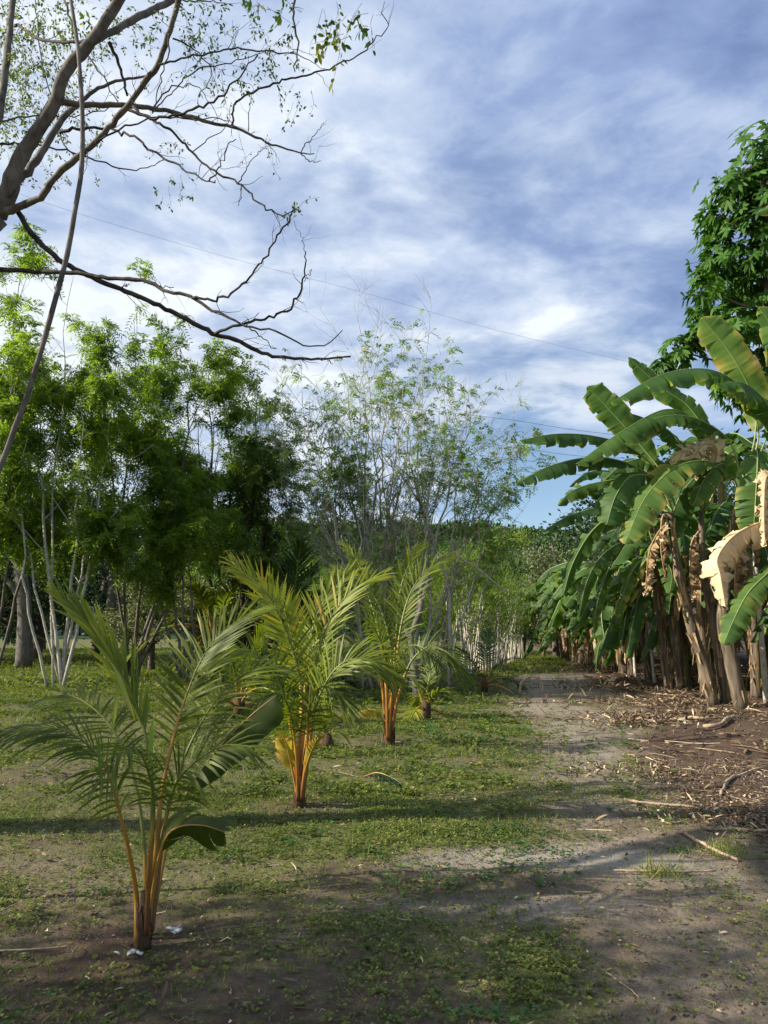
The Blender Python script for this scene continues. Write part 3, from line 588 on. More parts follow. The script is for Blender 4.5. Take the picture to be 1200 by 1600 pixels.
def add_blade(root, o, c, W, rng, name='leaf', mat='banana', rib='banana_rib', label=None, **kw):
    g = Geo(); blade(g, np.asarray(c)-o, W, rng, **kw); x = obj(name, g, [M[mat], M[rib]], root)
    if label: x['label'] = label
    return x
def pseudostem(g, pts, r, rng):
    q = smooth_path(pts, 22); k = np.linspace(0, 1, 22); R = np.interp(k, [0, .05, .5, 1], [r*1.35, r*1.12, r, r*.62]); tube(g, q, R, 14, .5, 0, .14, rng)
    # loose dry sheaths clinging to the stem
    T, U, W_ = frames(q)
    for _ in range(60):
        i = rng.integers(1, 19); a = rng.random()*6.28; d = U[i]*math.cos(a)+W_[i]*math.sin(a); s = np.cross(T[i], d); L = rng.uniform(.15, .5); w_ = rng.uniform(.008, .035)
        b = q[i]+d*(R[i]*.98); c1 = b+T[i]*L*.5+d*.012; c2 = b+T[i]*L*rng.choice([1, -.2])+d*rng.uniform(.0, .14)
        V = [b-s*w_, b+s*w_, c1-s*w_*.8, c1+s*w_*.8, c2-s*w_*.2, c2+s*w_*.3]; g.add(V, [(0, 1, 3, 2), (2, 3, 5, 4)], None, .5, 1)
def arch(rng, top, az, L, rise, drop, n=6):
    """control points of a leaf that leaves `top` steeply and arches over"""
    h = np.array([math.cos(az), math.sin(az), 0]); s = np.linspace(0, 1, n)
    return np.array(top)+h[None]*(L*.78*s**1.15)[:, None]+UPV*(L*(rise*s-(rise+drop)*s**2.1))[:, None]+rng.normal(0, .02*L, (n, 3))*s[:, None]
def banana_plant(loc, label, seed, H=2.7, r=.13, nl=9, L=2.0, W=.55, lean=(0, 0), ndry=4, group=None, rz=0., tear=.3):
    rng = np.random.default_rng(seed); root = thing('banana_plant', loc, label, 'banana plant', group, rz)
    top = np.array([lean[0], lean[1], H]); g = Geo(); pseudostem(g, [(0, 0, -.05), (lean[0]*.35, lean[1]*.35, H*.45), tuple(top)], r, rng); obj('pseudostem', g, [M['pseudo'], M['dry']], root)
    z0 = np.zeros(3); a0 = rng.random()*6.28
    for k in range(nl):
        az = a0+k*2.4+rng.normal(0, .25); rise = rng.uniform(.55, .95) if k < nl*.6 else rng.uniform(.15, .5); dr = rng.uniform(.1, .55) if k < nl*.6 else rng.uniform(.6, 1.0)
        l = L*rng.uniform(.75, 1.1)
        add_blade(root, z0, arch(rng, top-[0, 0, .1], az, l, rise, dr), W*rng.uniform(.8, 1.1), rng, var=rng.uniform(.3, .62), tear=tear*rng.uniform(.5, 1.3), fold=rng.uniform(.25, .7), edge=.8 if k > nl*.6 else .45, n=34)
    for k in range(ndry):
        az = rng.random()*6.28; l = L*rng.uniform(.45, .8)
        h = np.array([math.cos(az), math.sin(az), 0]); b = top-[0, 0, .15+rng.random()*.3]
        add_blade(root, z0, [b, b+h*.25+[0, 0, .05], b+h*.38-[0, 0, l*.4], b+h*.30-[0, 0, l]], W*rng.uniform(.35, .6), rng, 'dead_leaf', 'dry', 'dry', var=rng.uniform(.2, .8), tear=.5, fold=.9, n=20, face=h)
    return root
def bg_tree(name, loc, label, cat, seed, H, R, mat='bg_green', leaf=.16, n=5200, clumps=26, low=.35, flat=.8, group=None, bark='bark_far', trunk_r=.16, kind='leaf'):
    """tree seen from afar: tapered trunk, limbs running into leaf clumps with gaps between them"""
    rng = np.random.default_rng(seed); root = thing(name, loc, label, cat, group)
    zc = H*(low+1)/2; hz = H*(1-low)/2; gw = Geo(); tp = np.array([(0, 0, -.1), (rng.normal(0, .1), rng.normal(0, .1), H*.3), (rng.normal(0, .2), rng.normal(0, .2), H*.62), (rng.normal(0, .2), 0, H*.9)])
    q = smooth_path(tp, 14); tube(gw, q, [trunk_r*1.3, trunk_r, trunk_r*.7, trunk_r*.25], 8, .5, 0, .1, rng)
    C = []
    for k in range(clumps):
        d = rand_dirs(rng, 1)[0]; rr = rng.uniform(.45, .95); lump = 1+.28*math.sin(3*math.atan2(d[1], d[0])+seed)+.15*rng.normal()
        c = np.array([d[0]*R*rr*lump, d[1]*R*rr*lump, zc+d[2]*hz*rr*(.85 if d[2] < 0 else 1)]); C.append((c, R*rng.uniform(.22, .42)))
        a = q[int(np.clip((c[2]*.75/H)*13, 2, 12))]; p = smooth_path([a, a*.5+c*.5+[0, 0, -.1*H*rng.random()*.5], c], 6); tube(gw, p, [trunk_r*.35, trunk_r*.08], 4)
    obj('trunk', gw, M[bark], root); gl = Geo(); per = n//clumps
    for c, cr_ in C:
        m = int(per*rng.uniform(.7, 1.3)); d = rand_dirs(rng, m); rad = cr_*rng.random(m)**.38*(1+.25*rng.normal(size=m)); B = c+d*rad[:, None]*[1, 1, flat]
        D = nrm(d*.7+rng.normal(0, .6, (m, 3))+[0, 0, -.15]); S = perp(D, rng); v = np.clip(rng.normal(.5, .15)+rng.normal(0, .18, m), 0, 1)
        if kind == 'leaf': rhombs(gl, B, D, S, leaf*(.6+.8*rng.random(m)), leaf*.55, v, .15, wide=.5)
        elif kind == 'blade': rhombs(gl, B, nrm(D+[0, 0, .5]), S, leaf*2.2*(.6+.8*rng.random(m)), leaf*.16, v, .1, wide=.35)
        else: feather_leaves(gl, B[:m//8], D[:m//8], rng, leaf*1.8, 6, leaf*.7, leaf*.22, .5, v[:m//8])
    obj('crown', gl, M[mat], root); return root

# ------------------------------------------------------------------ hill, far wood, distant strip
hg = Geo(); hx = np.linspace(-420, 520, 110); hy = np.linspace(95, 620, 60); HX, HY = np.meshgrid(hx, hy)
def hill_h(x, y):
    r = sstep(y, 95, 330); return -1.0+r*(42+12*(fbm(x*.006+3, y*.004, 91, 4)-.5)*2-0.0*(x-40))+1.5*fbm(x*.03, y*.03, 12, 3)
HZ = hill_h(HX, HY); nx = len(hx); i = np.arange(len(hy)-1)[:, None]*nx; j = np.arange(nx-1)[None]
hg.add(np.stack([HX, HY, HZ], -1), np.stack([i+j, i+j+1, i+nx+j+1, i+nx+j], -1), var=.2)
tag(obj('hill', hg, M['hill']), kind='structure')
rng = np.random.default_rng(5); fw = Geo(); nb = 1500
bx = rng.uniform(-60, 190, nb); by = 100+(rng.random(nb)**.8)*250; bz = hill_h(bx, by); br = rng.uniform(2.6, 5.2, nb)
m = 110; C = np.repeat(np.stack([bx, by, bz+br*.8], 1), m, 0); Rr = np.repeat(br, m); d = rand_dirs(rng, nb*m); d[:, 2] = np.abs(d[:, 2])*1.2-.25
B = C+d*(Rr*(.75+.3*rng.random(nb*m)))[:, None]; D = nrm(d+rng.normal(0, .7, d.shape)); S = perp(D, rng)
rhombs(fw, B, D, S, 1.1+.8*rng.random(nb*m), .95, np.clip(np.repeat(rng.normal(.45, .2, nb), m)+rng.normal(0, .13, nb*m), 0, 1), .15, wide=.5)
tag(obj('far_forest', fw, M['hill']), 'dense green wood covering the far hillside', 'forest', kind='stuff')
rd = Geo(); rp = np.array([(-60, 50.), (-30, 46), (-18, 44), (-8, 43.5)]); rq = smooth_path(np.c_[rp, np.zeros(3+1)], 20)
Vr = np.concatenate([rq+[0, -2.2, .12], rq+[0, 2.2, .12]]); rd.add(Vr, [(k, k+1, k+21, k+20) for k in range(19)])
rm = barkmat('road_gravel', (0.20, 0.18, 0.17), (0.30, 0.27, 0.25), 3, 1, .2); tag(obj('road', rd, rm), kind='structure')

# ------------------------------------------------------------------ trees standing behind
def at(px, d): r = ray(px, 985); return onground(r[0]/r[1]*d, d)
T0 = {}
T0['leafy'] = bg_tree('broadleaf_tree', at(740, 47), 'round green tree rising just behind the living fence', 'tree', 101, 8.6, 3.0, 'bg_green', .19, 6500, 28, .12)
T0['light'] = bg_tree('light_green_tree', at(793, 66), 'bright green bushy tree standing out against the hill', 'tree', 102, 12.0, 3.0, 'bg_yellow', .24, 5200, 24, .15)
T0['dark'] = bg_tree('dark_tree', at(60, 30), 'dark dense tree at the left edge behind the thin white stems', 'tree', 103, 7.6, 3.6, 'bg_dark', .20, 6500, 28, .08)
T0['bush'] = bg_tree('bamboo_bush', at(742, 31), 'yellow green bush with narrow leaves above the living fence', 'bush', 104, 4.9, 2.3, 'bg_yellow', .17, 6000, 26, .34, kind='blade', trunk_r=.05)
T0['grey'] = bg_tree('grey_tree', at(868, 41), 'greyish tree with dry tips overhanging the end of the track', 'tree', 105, 6.9, 2.5, 'bg_grey', .17, 7000, 30, .08)
for key, nm, px, d, s, rz, lab in (
    ('leafy', 'broadleaf_tree', 690, 52, (1.1, 1.1, 1.0), 1., 'mid green tree behind the base of the bare many stemmed tree'),
    ('leafy', 'broadleaf_tree', 815, 50, (1.0, 1.0, .86), 2.2, 'dark green tree behind the far end of the living fence'),
    ('leafy', 'broadleaf_tree', 850, 75, (1.5, 1.5, 1.15), 3.2, 'large green tree low against the hill above the end of the track'),
    ('leafy', 'broadleaf_tree', 905, 58, (1.3, 1.3, 1.2), 4.0, 'green tree partly behind the far banana leaves'),
    ('leafy', 'broadleaf_tree', 955, 50, (1.4, 1.4, 1.25), 5.0, 'tall green tree seen above the far banana plants'),
    ('leafy', 'broadleaf_tree', 1040, 44, (1.5, 1.5, 1.2), .4, 'green tree hidden deep behind the banana row'),
    ('leafy', 'broadleaf_tree', 862, 95, (2.1, 2.1, 1.45), 1.4, 'green tree at the foot of the hill above the end of the track'),
    ('leafy', 'broadleaf_tree', 728, 85, (1.9, 1.9, 1.6), 2.6, 'green tree on the hill foot left of the bright one'),
    ('leafy', 'broadleaf_tree', 912, 88, (2.0, 2.0, 1.7), 3.3, 'green tree on the hill foot beside the banana leaves'),
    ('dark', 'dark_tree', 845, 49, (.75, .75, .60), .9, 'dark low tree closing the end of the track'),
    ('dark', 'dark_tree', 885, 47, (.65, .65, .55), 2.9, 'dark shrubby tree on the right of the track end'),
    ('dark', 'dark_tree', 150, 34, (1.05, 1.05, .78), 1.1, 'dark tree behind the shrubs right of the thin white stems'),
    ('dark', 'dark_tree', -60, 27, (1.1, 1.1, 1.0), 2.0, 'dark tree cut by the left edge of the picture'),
    ('leafy', 'broadleaf_tree', 470, 40, (1.3, 1.3, .66), 4.0, 'green tree behind the second palm'),
    ('leafy', 'broadleaf_tree', 380, 36, (1.0, 1.0, .72), 5.2, 'green tree behind the coconut palm clump'),
    ('leafy', 'broadleaf_tree', 570, 44, (1.3, 1.3, .72), 3.0, 'green tree behind the stems of the bare tree'),
    ('bush', 'bamboo_bush', 700, 27, (.9, .9, .86), 1.9, 'yellow green bush right beside the pollard stump'),
    ('bush', 'bamboo_bush', 772, 37, (.85, .85, .86), 3.9, 'yellow green bush at the middle of the living fence'),
    ('bush', 'bamboo_bush', 806, 43, (.6, .6, .75), 5.5, 'yellow green bush at the far end of the living fence'),
    ('bush', 'bamboo_bush', 510, 30, (1.1, 1.1, .86), .8, 'yellow green bush behind the second palm crown'),
    ('grey', 'grey_tree', 240, 21.0, (.55, .55, .42), .5, 'pale grey green shrub beyond the grass behind the first palm'),
    ('grey', 'grey_tree', 318, 22.5, (.58, .58, .45), 2.5, 'pale grey green shrub just left of the coconut palm clump'),
    ('grey', 'grey_tree', 195, 46, (1.3, 1.3, .70), 4.5, 'pale shrub far behind the forked trunk'),
    ('grey', 'grey_tree', 848, 42.5, (.55, .55, .62), 3.5, 'small greyish bush hanging over the dark gap at the end of the track'),
    ('grey', 'grey_tree', 905, 38, (.8, .8, .8), 1.5, 'greyish leafy shrub between the far banana plants')):
    dup(T0[key], at(px, d), rz, s, lab).name = nm
g_right = 'dark trees beyond the banana rows'
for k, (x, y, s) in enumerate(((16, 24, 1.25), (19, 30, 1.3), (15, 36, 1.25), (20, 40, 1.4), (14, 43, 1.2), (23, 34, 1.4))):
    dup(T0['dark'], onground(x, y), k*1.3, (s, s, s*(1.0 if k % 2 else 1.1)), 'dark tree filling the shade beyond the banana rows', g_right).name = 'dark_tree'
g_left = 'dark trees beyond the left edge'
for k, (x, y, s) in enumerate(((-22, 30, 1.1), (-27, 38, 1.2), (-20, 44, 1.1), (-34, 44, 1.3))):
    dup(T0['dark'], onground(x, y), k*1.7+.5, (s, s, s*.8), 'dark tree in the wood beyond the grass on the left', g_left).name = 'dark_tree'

def trunk_tree(pts, r, label, fork=None, seed=1, name='bare_trunk_tree', mat='bark_grey'):
    o = np.array(pts[0]); r_ = np.random.default_rng(seed); root = thing(name, o, label, 'tree'); g = Geo()
    tube(g, smooth_path(np.array(pts)-o, 18), [r*1.2, r, r*.8, r*.5], 9, .5, 0, .12, r_)
    for f in (fork or []): tube(g, smooth_path(np.array(f)-o, 10), [r*.6, r*.35, r*.15], 7, .5, 0, .1, r_)
    obj('trunk', g, M[mat], root); return root, g
def crown_blob(root, o, cs, seed, n=1500, mat='bg_dark', leaf=.12):
    r_ = np.random.default_rng(seed); g = Geo()
    for (c, R) in cs:
        m = n; d_ = rand_dirs(r_, m); B = np.array(c)-o+d_*(R*r_.random(m)**.4)[:, None]; D = nrm(d_+r_.normal(0, .7, (m, 3))); rhombs(g, B, D, perp(D, r_), leaf*(.6+.8*r_.random(m)), leaf*.5, np.clip(r_.normal(.5, .2, m), 0, 1), .15, wide=.5)
    obj('crown', g, M[mat], root)
b0 = at(42, 24); rt, _ = trunk_tree([b0, P(38, 950, 24), P(30, 870, 24), P(25, 780, 24.3)], .22, 'pale grey trunk with a side limb at the left edge behind the thin white stems', [[P(38, 950, 24), P(18, 915, 24), P(-15, 880, 24)], [P(32, 880, 24), P(50, 840, 24.4), P(80, 800, 24.7)]], 3)
crown_blob(rt, b0, [(P(20, 790, 24.3), 1.3), (P(60, 800, 24.6), 1.2), (P(-20, 850, 24), 1.2), (P(5, 730, 24.3), 1.3)], 4)
b1 = at(173, 27); rt, _ = trunk_tree([b1, P(173, 960, 27), P(176, 900, 27), P(178, 850, 27)], .17, 'grey forked trunk standing behind the first palm', [[P(178, 985, 27), P(190, 940, 27), P(205, 890, 27), P(212, 860, 27)]], 5)
crown_blob(rt, b1, [(P(150, 850, 27), 1.4), (P(205, 850, 27.2), 1.3), (P(180, 800, 27), 1.5)], 6)

# ------------------------------------------------------------------ left feathery trees
def feathery(loc, label, seed, stems, H, mat='feather', leaves=3200, tip_pale=0, bark='bark_pale', r=.026, zmin=.35, cat='tree', name='feathery_tree', groups=(5, 6), big=1.0, t_lo=.34, name_l='crown'):
    """clump of thin leaning stems; each spec is (dx, dy, height) of the stem's top"""
    rng = np.random.default_rng(seed); root = thing(name, loc, label, cat); g = Geo(); l0 = []
    for (dx, dy, h) in stems:
        b = np.array([rng.normal(0, .09), rng.normal(0, .09), -.05]); q = smooth_path([b, (b[0]+dx*.62, b[1]+dy*.5, h*.38), (dx*.92, dy*.9, h*.70), (dx, dy, h)], 14)
        q[1:] += rng.normal(0, .03, (13, 3))*np.linspace(.3, 2, 13)[:, None]; rr = r*rng.uniform(.8, 1.4); tube(g, q, [rr*1.2, rr, rr*.6, rr*.2], 7, .5, 0, .1, rng); l0.append((q, rr, h))
    l1 = spread_branches(rng, l0, groups[0]*1.3, (t_lo, .99), 42, .30, 7, .10, .03); wood(g, l1, 5, .3, .006)
    l2 = spread_branches(rng, l1, groups[1], (.2, 1), 46, .62, 5, .12, .0); wood(g, l2, 3, .3, .003)
    obj('trunk', g, M[bark], root)
    leaves = int(leaves*.95); n = max(1, int(np.ceil(leaves/len(l2)))); B, D = sites(rng, l2, n, .1); k = rng.random(len(B)) < 1.6*leaves/len(B)*sstep(vnoise(B[:, 0]*1.1, B[:, 2]*1.1+B[:, 1], seed+5), .2, .65); B, D = B[k], D[k]
    D = nrm(D*.6+rng.normal(0, .45, D.shape)+[0, 0, -.05]); v = np.clip(.35+.5*(vnoise(B[:, 0]*1.2+B[:, 1], B[:, 2]*1.2, seed)-.3)+rng.normal(0, .12, len(B)), 0, 1)
    gl = Geo(); feather_leaves(gl, B, D, rng, .36*big, 8, .14*big, .030*big, .6, v); obj(name_l, gl, M[mat], root); return root
A = lambda px, py, d, b: P(px, py, d)-b
def tops(b, lst): return [tuple(A(px, py, d, b)) for px, py, d in lst]
b = G(92, 1078)
feathery(b, 'clump of thin white stems with feathery leaves on the grass bank at the left', 21, tops(b, [(20, 560, 15.5), (70, 520, 16), (130, 640, 15.5), (110, 430, 16.5), (150, 700, 16.2), (40, 690, 15.2), (180, 560, 16.3)]), 8, 'feather', 4200)
b = at(215, 19)
feathery(b, 'tall feathery tree with a bright green top behind the palms', 22, tops(b, [(210, 500, 19), (180, 600, 18.6), (255, 590, 19.4), (300, 560, 18.8), (240, 700, 18.2), (290, 720, 19.5), (335, 640, 19), (325, 720, 18.8)]), 8, 'feather', 6200, bark='bark_grey', r=.036, t_lo=.48)
b = at(285, 17.5)
feathery(b, 'low feathery tree with bright leaves left of the coconut palm clump', 25, tops(b, [(270, 790, 17.5), (300, 830, 17.2), (245, 850, 17.4), (285, 740, 17.8)]), 5, 'feather', 1500, bark='bark_grey', t_lo=.5)
b = at(372, 21)
feathery(b, 'darker feathery tree leaning over the coconut palm clump', 23, tops(b, [(360, 640, 21), (400, 620, 20.6), (395, 720, 21.4), (340, 700, 20.8), (420, 740, 21), (330, 600, 21.5), (425, 680, 21.5), (385, 800, 20.8), (435, 800, 21.2), (310, 660, 21.2)]), 8, 'feather_dark', 6200, bark='bark_dark', r=.042)
b = at(-15, 17)
feathery(b, 'feathery tree cut by the left edge with bright sunlit leaves', 24, tops(b, [(-30, 430, 17), (30, 430, 17.5), (-70, 560, 16.5), (40, 560, 16.5), (0, 650, 16.8), (60, 640, 17.6)]), 9, 'feather', 5200, bark='bark_grey', r=.036)

# ------------------------------------------------------------------ bare many-stemmed tree in the middle
b = at(612, 20.0); rng = np.random.default_rng(77)
root = thing('many_stemmed_tree', b, 'tall many stemmed tree with thin pale bare branches and sparse leaves behind the palms', 'tree'); g = Geo(); l0 = []
spec = [(398, 600), (388, 560), (418, 660), (822, 640), (828, 735), (808, 610), (430, 600), (450, 560), (470, 540), (500, 520), (515, 560), (540, 500), (553, 415), (570, 480), (590, 470), (600, 520), (620, 560), (650, 500), (660, 480), (690, 540), (720, 550), (745, 600), (780, 590), (795, 650), (810, 700), (440, 660), (560, 600), (610, 640), (660, 600), (700, 640), (480, 640), (530, 640), (640, 560), (575, 520), (605, 500), (630, 520), (500, 590), (680, 590), (730, 610), (460, 610)]
for k, (px, py) in enumerate(spec):
    d = 20+rng.uniform(-1.6, 1.6); tp = P(px, py+(82 if py < 600 and px != 553 else 30), d)-b; bb = np.array([rng.normal(0, .38)+(px-612)*.0032, rng.normal(0, .30), -.05])
    q = smooth_path([bb, (bb[0]+tp[0]*.24, bb[1]+tp[1]*.2, tp[2]*.33), (bb[0]*.4+tp[0]*.64, bb[1]*.4+tp[1]*.6, tp[2]*.70), tp], 16); q[1:] += rng.normal(0, .045, (15, 3))*np.linspace(.4, 1.5, 15)[:, None]
    rr = rng.uniform(.028, .056)*(.55 if px > 770 or px < 470 else 1); tube(g, q, [rr*1.2, rr, rr*.6, rr*.32, rr*.10], 7, .5, 0, .1, rng); l0.append((q, rr, tp[2]))
l1 = spread_branches(rng, l0, 9, (.28, .98), 38, .30, 8, .11, .035); wood(g, l1, 5, .3, .007)
l2 = spread_branches(rng, l1, 4.8, (.2, .98), 38, .58, 6, .13, .06); wood(g, l2, 3, .4, .0055)
l3 = spread_branches(rng, l2, 1.2, (.3, .98), 36, .55, 4, .14, .06); wood(g, l3, 3, .5, .0042)
obj('trunk', g, M['bark_pale'], root)
B, D = sites(rng, l2+[], 4, .2); vv = vnoise(B[:, 0]*.9+4, B[:, 2]*.8+B[:, 1]*.5, 3); k = rng.random(len(B)) < .16+.84*sstep(vv, .34, .66); B, D = B[k], D[k]
gl = Geo(); hi_ = B[:, 2] < P(600, 520, 20)[2]-b[2]+rng.normal(0, .35, len(B)); B, D = B[hi_], D[hi_]; feather_leaves(gl, B, nrm(D*.5+rng.normal(0, .4, D.shape)), rng, .27, 8, .105, .026, .6, np.clip(rng.normal(.5, .22, len(B)), 0, 1)); obj('crown', gl, M['feather_pale'], root)

def tubething(name, pts, r, label, cat, mat='bark_pale', rough=.1, n=24, sides=8, group=None):
    o = np.array(pts[0]); g = Geo(); tube(g, smooth_path(np.array(pts)-o, n), r, sides, .5, 0, rough, np.random.default_rng(3)); return tag(obj(name, g, M[mat], loc=o), label, cat, group)
tubething('arching_cane', [at(640, 19), P(655, 930, 19), P(675, 878, 19), P(705, 868, 19), P(740, 884, 19.2), P(775, 912, 19.4), P(803, 930, 19.5)], [.05, .045, .038, .03, .015], 'long pale cane arching over in front of the yellow green bushes', 'cane', 'pole')
bs = at(652, 15.5); root = thing('pollard_stump', bs, 'short pale pollard stump with a stubby fork behind the third palm', 'stump'); g = Geo(); r_ = np.random.default_rng(2)
tube(g, smooth_path(np.array([bs, P(648, 1050, 15.5), P(645, 1010, 15.5), P(640, 990, 15.5)])-bs, 10), [.10, .08, .085], 9, .5, 0, .15, r_); obj('trunk', g, M['bark_grey'], root)
for f in ([P(641, 995, 15.5), P(650, 972, 15.5), P(657, 955, 15.5), P(658, 938, 15.5)], [P(641, 995, 15.5), P(634, 980, 15.5), P(628, 968, 15.5)]):
    g = Geo(); tube(g, smooth_path(np.array(f)-bs, 8), [.075, .06, .062], 8, .5, 0, .15, r_); obj('branch', g, M['bark_grey'], root)

# ------------------------------------------------------------------ living fence of pale stakes
rng = np.random.default_rng(9); protos = []
g_f = 'pale stakes of the living fence left of the track'; lab_f = 'thin pale sprouting stake in the living fence along the left of the track'
def stake(seed, h):
    r_ = np.random.default_rng(seed); root = thing('fence_stake', (0, 0, 0), lab_f, 'fence stake', g_f); g = Geo()
    q = smooth_path([(0, 0, -.1), (r_.normal(0, .03), r_.normal(0, .03), h*.5), (r_.normal(0, .07), r_.normal(0, .07), h)], 8); tube(g, q, [.030, .027, .020], 6, .5, 0, .15, r_)
    for _ in range(5):
        a = r_.random()*6.28; p = q[r_.integers(5, 8)]; tube(g, walk(r_, p, [math.cos(a)*.35, math.sin(a)*.35, 1], r_.uniform(.35, .9), 5, .06, .0), [.014, .004], 4)
    obj('pole', g, M['pole'], root); gl = Geo(); n = 75; B = q[-1]+r_.normal(0, [.22, .22, .35], (n, 3))+[0, 0, .1]; D = nrm(r_.normal(0, .5, (n, 3))+[0, 0, .5]); rhombs(gl, B, D, perp(D, r_), .16, .035, np.clip(r_.normal(.55, .2, n), 0, 1), .1, wide=.4)
    obj('foliage', gl, M['bg_yellow'], root); return root
protos = [stake(50+k, h) for k, h in enumerate((1.9, 2.2, 1.6, 2.5))]
fa, fb = G(728, 1062), G(814, 1031); nst_ = 118
for k in range(nst_):
    u = (k/(nst_-1))**.85; p = fa+(fb-fa)*u; row = rng.choice([0, 0, .5, 1.0]); x = p[0]-row*.5+rng.normal(0, .07); y = p[1]+rng.normal(0, .15)
    pr = protos[k % 4]; s = rng.uniform(.7, 1.2)
    if k < 4: pr.location = onground(x, y); o_ = pr
    else: o_ = dup(pr, onground(x, y), rng.random()*6.28, (s, s, s), lab_f)
    o_.rotation_euler = (rng.normal(0, .07), rng.normal(0, .10), rng.random()*6.28)

# ------------------------------------------------------------------ wires
def wire(pts, label, r=.012):
    tubething('power_line', pts, [r], label, 'wire', 'wire', 0, 40, 5)
wire([P(-60, 268, 26), P(80, 320, 27), P(330, 395, 29), P(560, 455, 31.5), P(800, 522, 34), P(1100, 590, 38), P(1400, 640, 42)], 'single thin wire running high across the sky from the left', .0045)
for k, (y0, y1, y2, lab) in enumerate(((655, 672, 690, 'topmost of the four wires low in the sky beside the banana leaves'), (697, 712, 722, 'second wire down low in the sky beside the banana leaves'), (716, 728, 735, 'third wire down low in the sky beside the banana leaves'), (734, 742, 745, 'lowest wire in the sky beside the banana leaves'))):
    wire([P(560, y0-26, 52), P(790, y0, 50), P(900, y1, 49), P(1060, y2, 48), P(1400, y2+40, 47)], lab, .012)
pb = at(749, 80); root = thing('utility_pole', pb, 'small dark utility pole rising above the trees at the foot of the hill', 'utility pole'); g = Geo(); tz = P(749, 808, 80)-pb
tube(g, np.array([(0, 0, 0), tz*.5, tz]), [.16, .13, .10], 8); obj('pole', g, M['bark_dark'], root); g = Geo(); tube(g, np.array([tz+[-.7, 0, -.4], tz+[0, 0.1, -.4], tz+[.7, 0, -.4]]), [.06], 6); obj('crossarm', g, M['bark_dark'], root)

# ------------------------------------------------------------------ young coconut palms of the row
def palm(px, py, label, seed, traced, extra=(), base_r=.045, base_h=.35, mat='coco'):
    o = G(px, py); d = o[1]; rng = np.random.default_rng(seed); root = thing('coconut_palm', o, label, 'coconut palm', 'young coconut palms planted in a row')
    g = Geo(); tube(g, np.array([(0, 0, -.05), (0, 0, base_h*.35), (0, .0, base_h)]), [base_r*1.5, base_r*1.2, base_r*.7], 12, .5, 0, .25, rng)
    for _ in range(14):
        a = rng.random()*6.28; u = np.array([math.cos(a), math.sin(a), 0]); s_ = np.array([-u[1], u[0], 0])*base_r*.5; z = rng.random()*base_h*.5; V = [u*base_r*1.2+s_+[0, 0, z], u*base_r*1.2-s_+[0, 0, z], u*base_r*1.5-s_*.5+[0, 0, z+base_h*.35], u*base_r*1.5+s_*.5+[0, 0, z+base_h*.35]]; g.add(V, [(0, 1, 2, 3)])
    obj('trunk', g, M['coco_base'], root)
    for kind, pts, kw in traced:
        c = [P(x, y, d+dd) for x, y, dd in pts]; kw = dict(kw); m_ = kw.pop('mat', mat)
        if kind == 'f': add_frond(root, o, c, m_, rng=rng, **kw)
        else:
            W = kw.pop('W'); add_blade(root, o, c, W, rng, 'undivided_leaf', m_, 'petiole', n=26, **kw)
    return root, o, rng
cam_face = (0, -.75, .65)
